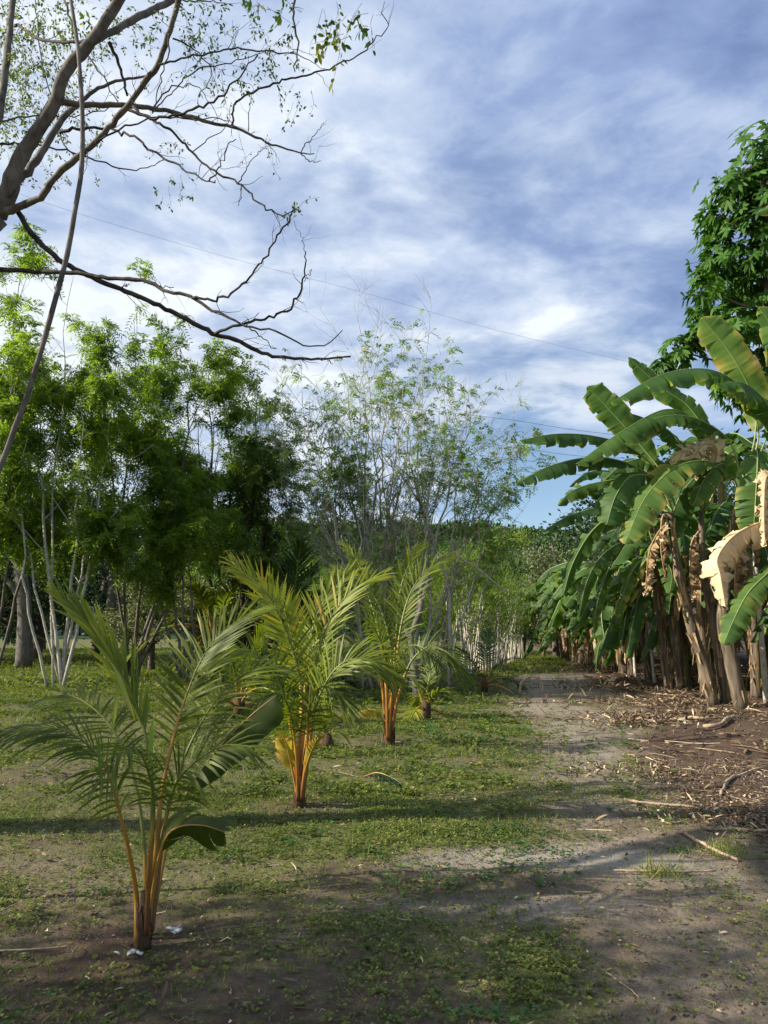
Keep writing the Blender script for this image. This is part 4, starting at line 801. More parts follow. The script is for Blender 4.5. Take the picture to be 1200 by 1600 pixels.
p1 = [
 ('f', [(222, 1470, 0), (236, 1330, 0), (236, 1200, 0), (212, 1100, .05), (160, 1005, .1), (88, 925, .15)], dict(pv=(0,.95,1,1,1), Lm=0.336, n=39, t0=.52, face=(.55, -.75, .3), a0=20, a1=8, lift=.5, sag=.10, w=0.0177, r0=.0115, var=.62, side=(.9, 1.0))),
 ('f', [(228, 1460, .02), (244, 1330, .03), (256, 1220, .05), (290, 1090, .12), (335, 1000, .25), (408, 945, .4)], dict(pv=(.5,.5,.5,1.,1.1), Lm=0.320, n=46, t0=.50, face=(-.35, -.85, .45), a0=68, a1=24, lift=.25, sag=.12, w=0.0143, r0=.012, var=.42, side=(1, 1.05))),
 ('f', [(214, 1470, 0), (212, 1390, 0), (192, 1290, -.12), (160, 1190, -.22), (95, 1140, -.3), (0, 1142, -.34)], dict(pv=(.5,.5,.5,1.,1.1), Lm=0.320, n=37, t0=.46, face=(0, -.35, .95), a0=62, a1=18, lift=-.1, sag=.35, w=0.0136, r0=.012, var=.30)),
 ('f', [(236, 1455, 0), (252, 1330, .05), (268, 1240, .05), (300, 1195, 0), (350, 1165, -.05), (405, 1168, -.1)], dict(pv=(0,.15,1,1,1), Lm=0.336, n=37, t0=.44, face=(0, -.6, .8), a0=68, a1=12, lift=.1, sag=.30, w=0.0136, r0=.012, var=.38)),
 ('b', [(238, 1440, .1), (266, 1300, .2), (300, 1225, .3), (345, 1165, .35), (390, 1120, .4), (432, 1086, .4)], dict(W=.30, face=(-.5, -.6, .5), t0=.46, tear=.02, fold=.5, var=.10, r0=.011, tail=.85, shear=.5)),
 ('b', [(230, 1475, 0), (240, 1385, -.03), (256, 1315, -.06), (280, 1292, -.08), (318, 1290, -.08), (350, 1300, -.1)], dict(W=.36, face=(0, -.85, .4), t0=.50, tear=.03, fold=.8, var=.22, r0=.012, edge=.9, shear=.4)),
 ('f', [(226, 1460, .1), (226, 1330, .12), (205, 1200, .25), (160, 1120, .4), (100, 1085, .5), (45, 1110, .6)], dict(pv=(0,.95,1,1,1), Lm=0.336, n=35, t0=.5, face=(.1, -.5, .85), a0=65, a1=20, lift=.1, sag=.35, w=0.0136, r0=.011, var=.33)),
 ('f', [(232, 1460, .15), (248, 1330, .2), (290, 1180, .35), (345, 1085, .55), (400, 1045, .7), (455, 1050, .8)], dict(pv=(0,.15,1,1,1), Lm=0.336, n=39, t0=.5, face=(-.1, -.6, .8), a0=66, a1=20, lift=.2, sag=.25, w=0.0129, r0=.011, var=.52)),
 ('f', [(229, 1460, -.05), (234, 1340, -.1), (240, 1250, -.18), (222, 1180, -.35), (196, 1170, -.5), (160, 1215, -.62)], dict(pv=(0,.15,1,1,1), Lm=0.240, n=27, t0=.5, face=(0, -.2, 1), a0=62, a1=18, lift=-.1, sag=.5, w=0.0122, r0=.010, var=.40)),
]
r1_, o1, rr1 = palm(224, 1482, 'nearest coconut palm with three orange leaf stalks at the lower left', 301, p1, base_r=.030, base_h=.26)
def strip(root, o, pts, w, var=.9, mat='feather_pale', name='spear_leaflet'):
    q = smooth_path(np.array([P(*p) for p in pts])-o, 12); s = np.array([.8, .6, 0]); wv = w*np.sin(np.linspace(.25, math.pi, 12))[:, None]
    V = np.stack([q-s*wv, q+[0, -.004, 0], q+s*wv], 1).reshape(-1, 3); Q = [(3*k+a, 3*k+a+1, 3*k+a+4, 3*k+a+3) for k in range(11) for a in (0, 1)]; g = Geo(); g.add(V, Q, None, var); obj(name, g, M[mat], root)
strip(r1_, o1, [(176, 1037, 3.75), (190, 1070, 3.74), (212, 1128, 3.73)], .013); strip(r1_, o1, [(186, 1060, 3.75), (181, 1100, 3.74), (172, 1163, 3.72)], .010)
strip(r1_, o1, [(157, 1230, 3.6), (156, 1190, 3.6), (153, 1143, 3.6)], .008, .4); strip(r1_, o1, [(240, 1120, 3.6), (236, 1160, 3.6), (232, 1215, 3.6)], .012, .7)
p2 = [
 ('f', [(466, 1250, 0), (468, 1165, 0), (472, 1090, .05), (455, 1010, .1), (418, 930, .15), (362, 878, .2)], dict(Lm=0.416, n=48, t0=.40, face=(.35, -.9, .3), a0=58, a1=16, lift=.3, sag=.12, w=0.0190, r0=.018, var=.72)),
 ('f', [(470, 1250, 0), (480, 1150, .05), (488, 1070, .1), (508, 985, .2), (548, 925, .3), (598, 898, .35)], dict(Lm=0.416, n=46, t0=.42, face=(-.5, -.85, .3), a0=56, a1=15, lift=.3, sag=.14, w=0.0190, r0=.018, var=.66)),
 ('f', [(472, 1250, -.02), (484, 1160, -.05), (496, 1095, -.1), (530, 1040, -.15), (575, 1030, -.2), (618, 1062, -.25)], dict(Lm=0.440, n=46, t0=.34, face=(-.3, -.7, .7), a0=68, a1=14, lift=.2, sag=.28, w=0.0190, r0=.017, var=.50)),
 ('f', [(465, 1250, 0), (458, 1170, 0), (445, 1090, -.05), (412, 1030, -.1), (370, 1015, -.15), (322, 1040, -.2)], dict(Lm=0.400, n=39, t0=.40, face=(.2, -.7, .7), a0=66, a1=16, lift=.2, sag=.30, w=0.0177, r0=.016, var=.42)),
 ('f', [(468, 1250, .1), (474, 1140, .2), (478, 1060, .3), (492, 970, .5), (525, 915, .6), (560, 885, .7)], dict(Lm=0.368, n=42, t0=.45, face=(-.2, -.9, .3), a0=52, a1=15, lift=.2, sag=.12, w=0.0184, r0=.016, var=.6)),
 ('f', [(468, 1250, .1), (470, 1140, .1), (468, 1060, .15), (452, 980, .3), (436, 940, .4), (405, 905, .5)], dict(Lm=0.368, n=42, t0=.45, face=(.3, -.9, .3), a0=50, a1=15, lift=.2, sag=.12, w=0.0184, r0=.016, var=.7)),
 ('f', [(471, 1250, -.05), (480, 1170, -.12), (482, 1110, -.25), (500, 1075, -.4), (525, 1080, -.5), (550, 1115, -.6)], dict(Lm=0.352, n=33, t0=.38, face=(0, -.5, .9), a0=66, a1=16, lift=.1, sag=.35, w=0.0163, r0=.015, var=.42)),
 ('f', [(466, 1250, -.05), (462, 1170, -.1), (452, 1110, -.2), (436, 1085, -.3), (410, 1090, -.4), (385, 1125, -.5)], dict(Lm=0.320, n=31, t0=.38, face=(0, -.5, .9), a0=66, a1=16, lift=.1, sag=.35, w=0.0163, r0=.015, var=.36)),
 ('b', [(464, 1240, -.05), (456, 1200, -.08), (450, 1175, -.1), (446, 1160, -.1), (440, 1148, -.1), (432, 1145, -.1)], dict(W=.22, face=(.3, -.8, .3), t0=.35, tear=.18, fold=.4, var=.86, r0=.012)),
 ('b', [(470, 1240, -.05), (478, 1200, -.1), (486, 1175, -.15), (496, 1155, -.2), (500, 1150, -.2), (508, 1150, -.2)], dict(W=.12, face=(.3, -.8, .3), t0=.35, tear=.2, fold=.4, var=.84, r0=.014)),
]
palm(468, 1262, 'second coconut palm with bright upright fronds and a yellow broken leaf near its base', 302, p2, base_r=.040, base_h=.26)
p3 = [
 ('f', [(606, 1155, 0), (611, 1075, 0), (610, 1010, .1), (592, 945, .2), (560, 905, .3), (525, 890, .4)], dict(Lm=0.440, n=42, t0=.40, face=(.35, -.9, .3), a0=55, a1=16, lift=.3, sag=.15, w=0.0218, r0=.024, var=.45)),
 ('f', [(609, 1155, 0), (618, 1070, .05), (624, 995, .1), (640, 930, .2), (668, 890, .3), (705, 868, .4)], dict(Lm=0.440, n=42, t0=.40, face=(-.4, -.9, .3), a0=55, a1=16, lift=.3, sag=.15, w=0.0218, r0=.024, var=.5)),
 ('f', [(610, 1155, 0), (622, 1090, -.05), (642, 1035, -.1), (672, 1010, -.2), (705, 1025, -.25), (728, 1060, -.3)], dict(Lm=0.480, n=42, t0=.34, face=(-.2, -.7, .7), a0=68, a1=14, lift=.15, sag=.3, w=0.0204, r0=.022, var=.35)),
 ('f', [(605, 1155, 0), (598, 1080, 0), (585, 1030, -.05), (555, 1010, -.1), (525, 1020, -.15), (505, 1060, -.2)], dict(Lm=0.440, n=37, t0=.36, face=(.2, -.7, .7), a0=66, a1=16, lift=.15, sag=.3, w=0.0204, r0=.022, var=.35)),
 ('f', [(607, 1155, .1), (614, 1060, .2), (620, 980, .3), (626, 920, .4), (640, 880, .5), (660, 850, .6)], dict(Lm=0.400, n=39, t0=.45, face=(0, -.95, .2), a0=46, a1=14, lift=.2, sag=.12, w=0.0204, r0=.022, var=.55)),
 ('f', [(607, 1155, -.1), (612, 1090, -.2), (618, 1040, -.4), (640, 1010, -.6), (665, 1015, -.8), (690, 1050, -.9)], dict(Lm=0.400, n=35, t0=.36, face=(0, -.5, .9), a0=66, a1=16, lift=.1, sag=.3, w=0.0190, r0=.020, var=.3)),
 ('f', [(606, 1155, -.1), (604, 1080, -.2), (600, 1020, -.3), (580, 975, -.5), (556, 960, -.7), (530, 975, -.8)], dict(Lm=0.400, n=37, t0=.38, face=(.2, -.7, .7), a0=62, a1=16, lift=.1, sag=.3, w=0.0190, r0=.020, var=.38)),
 ('b', [(604, 1150, 0), (598, 1125, -.05), (590, 1113, -.1), (580, 1110, -.1), (570, 1111, -.1), (560, 1114, -.1)], dict(W=.20, face=(0, -.7, .7), t0=.4, tear=.2, fold=.5, var=.80, r0=.014)),
 ('f', [(608, 1155, .2), (602, 1060, .4), (590, 980, .6), (572, 920, .9), (560, 880, 1.1), (535, 850, 1.3)], dict(Lm=0.400, n=37, t0=.45, face=(.2, -.9, .3), a0=50, a1=15, lift=.2, sag=.15, w=0.0204, r0=.02, var=.5)),
]
palm(608, 1165, 'third coconut palm with a cluster of orange brown stalks and dark drooping fronds', 303, p3, base_r=.055, base_h=.3)
def small_palm(px, py, label, seed, n, L, spread=.75, Lm=.4, var=.45, mat='coco', r0=.018, w=.035, base_h=.4, cls='coconut_palm', grp='young coconut palms planted in a row', s0=.25, th=0, nl=30):
    o = G(px, py) if not isinstance(px, np.ndarray) else px; rng = np.random.default_rng(seed); root = thing('coconut_palm', o, label, 'coconut palm', grp); g = Geo(); tube(g, np.array([(0, 0, -.05), (0.02, 0, (base_h+th)*.5), (0, .03, base_h+th)]), [.10+th*.04, .08+th*.03, .06+th*.02], 10, .5, 0, .25, rng); obj('trunk', g, M['coco_base'], root)
    a0 = rng.random()*6.28
    for k in range(n):
        az = a0+k*2.4+rng.normal(0, .15); u = k/max(1, n-1); rise = 1.0-.62*u; h = np.array([math.cos(az), math.sin(az), 0]); l = L*rng.uniform(.8, 1.1); s = np.linspace(0, 1, 6)
        c = h*(l*spread*(.35+.6*u)*s**1.4)[:, None]+UPV*(th+.08+l*(rise*s-(.15+.75*u)*s**2.4))[:, None]
        add_frond(root, np.zeros(3), c, mat, rng=rng, Lm=Lm*rng.uniform(.85, 1.1), n=nl, t0=s0+.08*rng.random(), face=(0, 0, 1) if rise < .8 else tuple(-h*.8+[0, 0, .6]), a0=62, a1=15, lift=.25, sag=.25, w=w*.75, r0=r0, var=np.clip(var+rng.normal(0, .08), 0, .8))
    return root
small_palm(664, 1124, 'fourth small coconut palm with a few thin upright stalks and a curled tan green leaf', 304, 6, 1.35, .7, .34, .55, w=.03, r0=.02)
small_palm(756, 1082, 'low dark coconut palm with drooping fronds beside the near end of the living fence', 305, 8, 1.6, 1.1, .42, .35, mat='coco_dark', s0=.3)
small_palm(508, 1168, 'small seedling palm with thin brown stalks between the second and third palms', 306, 4, .7, .6, .2, .5, r0=.010, w=.02, base_h=.15)
small_palm(372, 1118, 'coconut palm behind the nearest one and left of the second', 307, 9, 2.0, .9, .45, .42)
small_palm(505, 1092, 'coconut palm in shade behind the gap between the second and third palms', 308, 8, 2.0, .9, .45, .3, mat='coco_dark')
g_b = 'larger coconut palms behind the row'
small_palm(at(455, 19), None, 'dark coconut palm with wide fronds behind the second palm crown', 311, 13, 3.4, .95, .75, .35, mat='coco_dark', r0=.04, w=.06, th=.9, grp=g_b, nl=40)
small_palm(at(335, 20), None, 'coconut palm with one tall upright frond left of the darker one', 312, 13, 3.2, .9, .70, .45, mat='coco', r0=.04, w=.06, th=.8, grp=g_b, nl=40)
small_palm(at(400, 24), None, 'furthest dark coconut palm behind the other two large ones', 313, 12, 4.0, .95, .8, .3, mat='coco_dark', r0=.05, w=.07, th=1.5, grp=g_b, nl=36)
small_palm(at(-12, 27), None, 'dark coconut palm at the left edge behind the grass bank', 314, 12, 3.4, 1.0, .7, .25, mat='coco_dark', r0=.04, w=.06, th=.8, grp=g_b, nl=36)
# fallen frond on the ground right of the second palm
of = G(600, 1228); gl, gp = Geo(), Geo(); rngf = np.random.default_rng(4)
frond(gl, gp, np.array([G(568, 1222)+[0, 0, .05], G(590, 1224)+[0, 0, .10], G(615, 1230)+[0, 0, .08], G(640, 1236)+[0, 0, .02]])-of, rngf, .14, 20, .1, (0, 0, 1), 50, 15, -.2, .5, .02, .007, .05)
x = obj('fallen_frond', gl, M['coco_dark'], loc=of); obj('petiole', gp, M['petiole'], x); tag(x, 'small dark fallen frond lying on the weeds right of the second palm', 'palm frond')
xr = obj('curled_frond', Geo() if False else (lambda g: (tube(g, smooth_path([(0, 0, .02), (.06, 0, .30), (.30, 0, .42), (.52, 0, .30), (.55, 0, .05)], 20), [.03, .03, .02, .012], 8, .5, 0, .2, rngf), g)[1])(Geo()), M['stick'], loc=G(812, 1086)); tag(xr, 'dry curled palm stalk arching over the ground at the shaded track edge', 'dry stalk')

# ------------------------------------------------------------------ the leaning banana clump at the right
def traced_banana(base, stem, r, label, seed, lvs, H=None):
    o = G(*base); d = o[1]; rng = np.random.default_rng(seed); root = thing('banana_plant', o, label, 'banana plant', 'leaning banana clump')
    pts = [np.array([0, 0, -.05])]+[P(x, y, d+dd)-o for x, y, dd in stem]; g = Geo(); pseudostem(g, pts, r, rng); obj('pseudostem', g, [M['pseudo'], M['dry']], root)
    for c, W, kw in lvs:
        kw = dict(kw); nm = kw.pop('name', 'leaf'); mt = kw.pop('mat', 'banana')
        if mt == 'banana': kw['tear'] = kw['tear']+.02
        add_blade(root, o, [P(x, y, d+dd) for x, y, dd in c], W, rng, nm, mt, 'banana_rib' if mt == 'banana' else 'dry', n=kw.pop('n', 56), **kw)
    tp = pts[-1]
    for _ in range(2):
        az = rng.random()*6.28; h = np.array([math.cos(az), math.sin(az), 0]); b_ = tp-[0, 0, .1+.5*rng.random()]; l_ = rng.uniform(.7, 1.5)
        add_blade(root, np.zeros(3), [b_, b_+h*.16+[0, 0, .04], b_+h*.24-[0, 0, l_*.4], b_+h*.18-[0, 0, l_]], rng.uniform(.12, .26), rng, 'dead_leaf', 'dry', 'dry', crumple=.035, var=rng.uniform(0, .5), tear=.6, fold=1.0, n=22, face=h)
    return root, o
up = (-.35, -.35, .87); cf = (-.25, -.9, .35)
lv1 = [
 ([(1048, 790, 0), (1030, 740, 0), (985, 700, -.2), (930, 682, -.5), (870, 678, -.8), (813, 688, -1.0)], .62, dict(face=(-.1, -.45, .9), var=.30, tear=.10, fold=.5, t0=.30)),
 ([(1048, 790, 0), (1025, 750, -.1), (975, 722, -.4), (920, 715, -.7), (860, 728, -1.0), (806, 756, -1.2)], .60, dict(face=(-.1, -.5, .85), var=.30, tear=.16, fold=.45, t0=.28)),
 ([(1055, 790, 0), (1035, 740, .2), (1000, 695, .3), (970, 660, .3), (945, 633, .3), (918, 604, .3)], .72, dict(face=(-.5, -.85, -.1), var=.55, tear=.05, fold=.15, t0=.30, tail=.92)),
 ([(1052, 800, -.1), (1040, 770, -.3), (1015, 745, -.6), (985, 745, -.9), (962, 775, -1.1), (948, 820, -1.2)], .95, dict(face=(-.2, -.85, .5), var=.45, tear=.10, fold=.35, t0=.22)),
 ([(1052, 800, .2), (1020, 765, .5), (970, 750, .6), (920, 757, .7), (890, 770, .7), (872, 790, .7)], .55, dict(face=(-.1, -.6, .8), var=.50, tear=.30, fold=.5, t0=.25)),
 ([(1045, 800, 0), (1010, 790, .3), (965, 800, .5), (925, 830, .6), (895, 880, .6), (880, 930, .6)], .5, dict(face=(-.2, -.8, .5), var=.35, tear=.25, fold=.6, t0=.25)),
 ([(1048, 815, .1), (1030, 830, -.1), (1015, 860, -.2), (1010, 900, -.2), (1008, 930, -.2)], .35, dict(face=(-1, -.3, .2), mat='dry', name='dead_leaf', crumple=.04, var=.4, tear=.4, fold=.8, t0=.1)),
]
traced_banana((1116, 1101), [(1100, 1040, 0), (1082, 985, 0), (1062, 900, .05), (1046, 800, .1)], .10, 'left leaning banana plant of the near clump, with a yellow streak down its stem', 401, lv1)
lv2 = [
 ([(1098, 800, 0), (1100, 730, -.1), (1085, 660, -.3), (1040, 640, -.6), (970, 675, -1.0), (900, 725, -1.3)], .85, dict(face=(-.35, -.35, .87), var=.50, tear=.05, fold=.45, t0=.26)),
 ([(1100, 800, 0), (1115, 750, -.3), (1110, 722, -.7), (1060, 728, -1.0), (1010, 775, -1.3), (976, 850, -1.5)], .82, dict(face=(-.5, -.75, .5), var=.66, tear=.11, fold=.2, t0=.24, shear=.3)),
 ([(1100, 800, .1), (1110, 700, .2), (1080, 640, .2), (1040, 610, .2), (1010, 585, .2), (982, 558, .2)], .55, dict(face=(-.5, -.8, .2), var=.5, tear=.06, fold=.3, t0=.3)),
 ([(1100, 810, .3), (1080, 760, .4), (1030, 720, .5), (985, 720, .6), (950, 745, .7), (925, 780, .7)], .7, dict(face=(-.2, -.7, .6), var=.25, tear=.15, fold=.5, t0=.25)),
 ([(1102, 800, -.1), (1120, 760, -.2), (1135, 735, -.3), (1125, 725, -.5), (1100, 750, -.7), (1083, 790, -.8)], .62, dict(face=(-.6, -.75, .2), var=.62, tear=.05, fold=.25, t0=.25)),
 ([(1098, 800, .2), (1060, 690, .3), (1010, 655, .3), (960, 640, .3)], .55, dict(face=(-.3, -.5, .8), var=.35, tear=.2, fold=.5)),
 ([(1095, 770, -.1), (1085, 715, -.5), (1070, 705, -.6), (1060, 725, -.6), (1058, 760, -.6)], .45, dict(face=(-.3, -.9, .1), mat='dry', name='dead_leaf', crumple=.04, var=.95, tear=.2, fold=.5, t0=.1)),
 ([(1100, 770, -.1), (1120, 705, -.5), (1100, 695, -.6), (1085, 715, -.6), (1080, 745, -.6)], .5, dict(face=(-.3, -.9, .1), mat='dry', name='dead_leaf', crumple=.04, var=.9, tear=.2, fold=.5, t0=.1)),
 ([(1092, 830, -.1), (1080, 850, -.2), (1078, 890, -.25), (1082, 940, -.25)], .4, dict(face=(-1, -.4, .1), mat='dry', name='dead_leaf', crumple=.04, var=.3, tear=.5, fold=.8, t0=.1)),
]
traced_banana((1134, 1099), [(1122, 1020, 0), (1110, 950, 0), (1098, 880, 0), (1096, 800, 0)], .088, 'middle banana plant of the near clump, carrying the large sunlit drooping leaf', 402, lv2)
lv2 += [
 ([(1098, 800, .2), (1105, 700, .4), (1080, 650, .5), (1040, 625, .5), (995, 632, .4), (962, 660, .3)], .75, dict(face=(-.3, -.5, .8), var=.35, tear=.12, fold=.5, t0=.26)),
 ([(1098, 800, .3), (1130, 700, .6), (1120, 640, .8), (1085, 612, .9), (1045, 615, .9), (1005, 640, .9)], .8, dict(face=(-.3, -.5, .8), var=.25, tear=.1, fold=.5, t0=.26)),
 ([(1100, 800, .3), (1090, 720, .5), (1060, 680, .6), (1025, 680, .6), (1000, 710, .6)], .7, dict(face=(-.3, -.6, .7), var=.5, tear=.3, fold=.5, t0=.26)),
 ([(1100, 810, .3), (1120, 770, .3), (1150, 760, .2), (1170, 800, .1), (1172, 870, 0)], .7, dict(face=(0, -.7, .6), var=.2, tear=.1, fold=.5, t0=.2)),
 ([(1095, 820, .3), (1070, 800, .5), (1050, 820, .6), (1042, 870, .6), (1044, 920, .6)], .6, dict(face=(-.3, -.7, .5), var=.2, tear=.2, fold=.5, t0=.2)),
]
lv3 = [
 ([(1160, 760, 0), (1185, 680, 0), (1160, 610, -.2), (1110, 578, -.5), (1035, 585, -.9), (955, 628, -1.2)], .92, dict(face=(-.3, -.35, .9), var=.48, tear=.05, fold=.45, t0=.26)),
 ([(1160, 760, .2), (1180, 680, .3), (1175, 620, .3), (1155, 575, .2), (1128, 535, .2), (1096, 496, .2)], .85, dict(face=(-.65, -.75, .1), var=.68, tear=.04, fold=.2, t0=.30, tail=.9)),
 ([(1160, 770, -.1), (1175, 715, -.4), (1183, 705, -.7), (1183, 740, -.9), (1180, 790, -1.0), (1176, 850, -1.0)], .72, dict(face=(-.2, -1, .05), var=.50, tear=.10, fold=.1, t0=.28)),
 ([(1160, 760, .2), (1140, 690, .1), (1090, 655, 0), (1040, 650, -.1), (990, 668, -.2), (955, 690, -.3)], .7, dict(face=(-.3, -.4, .85), var=.42, tear=.2, fold=.5, t0=.26)),
 ([(1165, 760, 0), (1195, 690, .1), (1215, 620, .1), (1220, 560, .1), (1205, 510, .1), (1185, 480, .1)], .8, dict(face=(-.7, -.7, .1), var=.55, tear=.06, fold=.3, t0=.3)),
 ([(1160, 780, .3), (1140, 740, .5), (1100, 735, .6), (1060, 780, .7), (1040, 850, .8)], .8, dict(face=(-.4, -.6, .6), var=.25, tear=.1, fold=.4)),
 ([(1160, 820, 0), (1150, 880, -.1), (1148, 930, -.1), (1150, 990, -.1)], .4, dict(face=(-1, -.4, .1), mat='dry', name='dead_leaf', crumple=.04, var=.25, tear=.5, fold=.8, t0=.1)),
]
traced_banana((1160, 1105), [(1142, 1030, 0), (1130, 960, 0), (1140, 860, .05), (1160, 760, .1)], .12, 'thick grey brown banana plant of the near clump with flaking sheaths', 403, lv3)
lv3 += [
 ([(1160, 760, .3), (1150, 660, .5), (1125, 600, .5), (1085, 575, .5), (1045, 580, .5)], .8, dict(face=(-.4, -.5, .8), var=.35, tear=.1, fold=.5, t0=.26)),
 ([(1160, 760, .3), (1200, 640, .4), (1190, 580, .4), (1150, 560, .3), (1105, 572, .2)], .85, dict(face=(-.4, -.5, .8), var=.3, tear=.08, fold=.5, t0=.26)),
 ([(1160, 780, .3), (1175, 740, .3), (1150, 700, .3), (1115, 690, .3), (1085, 720, .3)], .7, dict(face=(-.3, -.5, .7), var=.3, tear=.2, fold=.5, t0=.2)),
]
lv4 = [
 ([(1230, 850, 0), (1222, 820, -.1), (1195, 815, -.3), (1150, 835, -.5), (1122, 870, -.6), (1126, 900, -.65), (1134, 950, -.65)], 1.02, dict(face=(-.25, -.85, .5), mat='dry', name='dead_leaf', crumple=.03, var=.9, tear=.10, fold=.85, t0=.06, minseg=3, shear=.05, edge=-.3, label='large cream coloured dead leaf folded over at the right edge')),
 ([(1230, 860, 0), (1225, 870, -.3), (1200, 895, -.6), (1170, 925, -.8), (1148, 965, -.9), (1130, 1008, -1.0)], .62, dict(face=(-.5, -.7, .5), var=.60, tear=.08, fold=.35, t0=.15, edge=.55, label='green leaf with yellow spotted edge hanging below the dead leaf')),
 ([(1235, 800, 0), (1225, 700, 0), (1205, 640, 0), (1165, 600, -.2), (1120, 600, -.4)], .8, dict(face=(-.5, -.5, .7), var=.4, tear=.1, fold=.4)),
 ([(1235, 800, 0), (1262, 650, .2), (1270, 480, .2), (1250, 375, .1), (1218, 325, 0), (1180, 334, -.1)], .6, dict(face=(-.7, -.7, .1), var=.6, tear=.05, fold=.3, t0=.35)),
 ([(1235, 830, 0), (1215, 760, -.2), (1198, 745, -.4), (1194, 790, -.5), (1195, 850, -.5)], .4, dict(face=(-.4, -.9, .1), mat='dry', name='dead_leaf', crumple=.04, var=.8, tear=.3, fold=.8, t0=.1)),
 ([(1235, 820, .2), (1260, 700, .3), (1300, 640, .3), (1360, 650, .3), (1400, 700, .3)], .8, dict(face=(0, -.4, .9), var=.4, tear=.2, fold=.4)),
 ([(1235, 820, -.1), (1270, 740, -.6), (1320, 730, -1.2), (1370, 800, -1.6)], .8, dict(face=(0, -.4, .9), var=.4, tear=.2, fold=.4)),
]
traced_banana((1232, 1115), [(1232, 1040, 0), (1232, 950, 0), (1232, 870, 0)], .13, 'banana plant at the right edge of the picture holding the cream dead leaf', 404, lv4)
lv5 = [
 ([(1018, 850, 0), (1000, 800, 0), (965, 790, -.2), (925, 795, -.4), (885, 808, -.6), (848, 830, -.8)], .55, dict(face=(-.2, -.6, .8), var=.30, tear=.22, fold=.45, t0=.2)),
 ([(1018, 850, 0), (990, 815, -.2), (950, 815, -.4), (920, 835, -.6), (895, 870, -.8), (878, 905, -.9)], .55, dict(face=(-.2, -.7, .6), var=.35, tear=.22, fold=.45, t0=.2)),
 ([(1018, 855, 0), (1000, 840, -.3), (965, 850, -.5), (935, 875, -.8), (915, 915, -1.0), (905, 965, -1.0)], .5, dict(face=(-.4, -.7, .6), var=.50, tear=.25, fold=.5, t0=.2)),
 ([(1018, 855, 0), (985, 860, -.1), (955, 885, -.3), (940, 920, -.4), (930, 960, -.4), (928, 990, -.4)], .42, dict(face=(-.4, -.7, .6), var=.62, tear=.35, fold=.5, t0=.2)),
 ([(1020, 850, .2), (1000, 780, .3), (970, 745, .3), (945, 735, .3), (915, 740, .3), (890, 760, .3)], .5, dict(face=(-.2, -.6, .8), var=.40, tear=.25, fold=.45, t0=.2)),
 ([(1020, 855, .1), (1035, 810, .2), (1060, 790, .2), (1085, 810, .1), (1095, 850, 0)], .5, dict(face=(0, -.7, .6), var=.28, tear=.25, fold=.5, t0=.2)),
 ([(1020, 860, -.1), (1030, 850, -.4), (1045, 870, -.6), (1050, 910, -.7), (1045, 960, -.7)], .42, dict(face=(0, -.8, .4), var=.35, tear=.25, fold=.5, t0=.2)),
 ([(1018, 860, -.1), (1008, 870, -.3), (990, 890, -.5), (975, 925, -.6), (965, 965, -.6)], .36, dict(face=(-.3, -.8, .4), var=.7, tear=.35, fold=.5, t0=.2)),
 ([(1016, 870, 0), (1005, 880, -.1), (998, 910, -.15), (996, 950, -.15)], .3, dict(face=(-1, -.3, .2), mat='dry', name='dead_leaf', crumple=.035, var=.6, tear=.5, fold=.9, t0=.1)),
]
traced_banana((1046, 1078), [(1038, 1010, 0), (1028, 940, 0), (1020, 860, 0)], .09, 'slimmer banana plant left of the near clump, its ragged leaves cascading over the row', 405, lv5)
lv6 = [
 ([(1175, 900, 0), (1160, 860, -.2), (1130, 850, -.3), (1100, 870, -.4), (1080, 910, -.5)], .5, dict(face=(-.3, -.7, .6), var=.2, tear=.2, fold=.5, t0=.2)),
 ([(1175, 900, 0), (1180, 840, -.1), (1200, 810, -.2), (1230, 820, -.3)], .6, dict(face=(0, -.7, .6), var=.2, tear=.2, fold=.5, t0=.2)),
 ([(1175, 900, 0), (1150, 880, .2), (1120, 900, .3), (1100, 950, .3)], .5, dict(face=(-.3, -.7, .6), var=.2, tear=.2, fold=.5, t0=.2)),
]
traced_banana((1182, 1090), [(1180, 1020, 0), (1178, 960, 0), (1176, 900, 0)], .11, 'short dark banana plant standing between the thick stem and the slim pole', 406, lv6)
tubething('prop_pole', [G(1198, 1100), P(1191, 1010, 15.6), P(1184, 930, 15.6), P(1178, 850, 15.7)], [.065, .055, .045], 'slim pale pole with a yellow foot at the right edge in the near banana clump', 'pole', 'pole')
for k, (px, py, tx, ty, r, lab) in enumerate(((1023, 1066, 1012, 958, .05, 'tall thin white pole in the banana row left of the leaning clump'), (1009, 1062, 1001, 968, .06, 'pale pole just left of the tall thin white one'), (1040, 1068, 1032, 990, .055, 'short pale pole just right of the tall thin white one'), (993, 1056, 987, 985, .05, 'leftmost of the four pale poles in the banana row'))):
    b_ = G(px, py); tubething('prop_pole', [b_, P(px*.5+tx*.5, py*.5+ty*.5, b_[1]), P(tx, ty, b_[1])], [r, r*.8, r*.7], lab, 'pole', 'pole')
rngb = np.random.default_rng(88)
near_l = (('dark banana plant close behind the thick flaking stem', 1185, 17.3, 4.2, 2.6), ('banana plant behind the leaning clump with leaves reaching left', 1100, 18.2, 4.0, 2.5), ('banana plant of middling height between the poles and the leaning clump', 1062, 20.0, 3.2, 2.3), ('tall banana plant rising behind the middle of the leaning clump', 1140, 19.0, 6.3, 2.8), ('tall banana plant behind the right edge of the leaning clump', 1245, 18.2, 6.0, 2.6), ('banana plant behind the poles with leaves against the blue sky', 1065, 20.6, 5.4, 2.7))
for k, (lab, px, d, H, L) in enumerate(near_l):
    banana_plant(at(px, d), lab, 420+k, H, .15, 9, L, .62, (-.3, 0), 4, 'banana plants of the row')
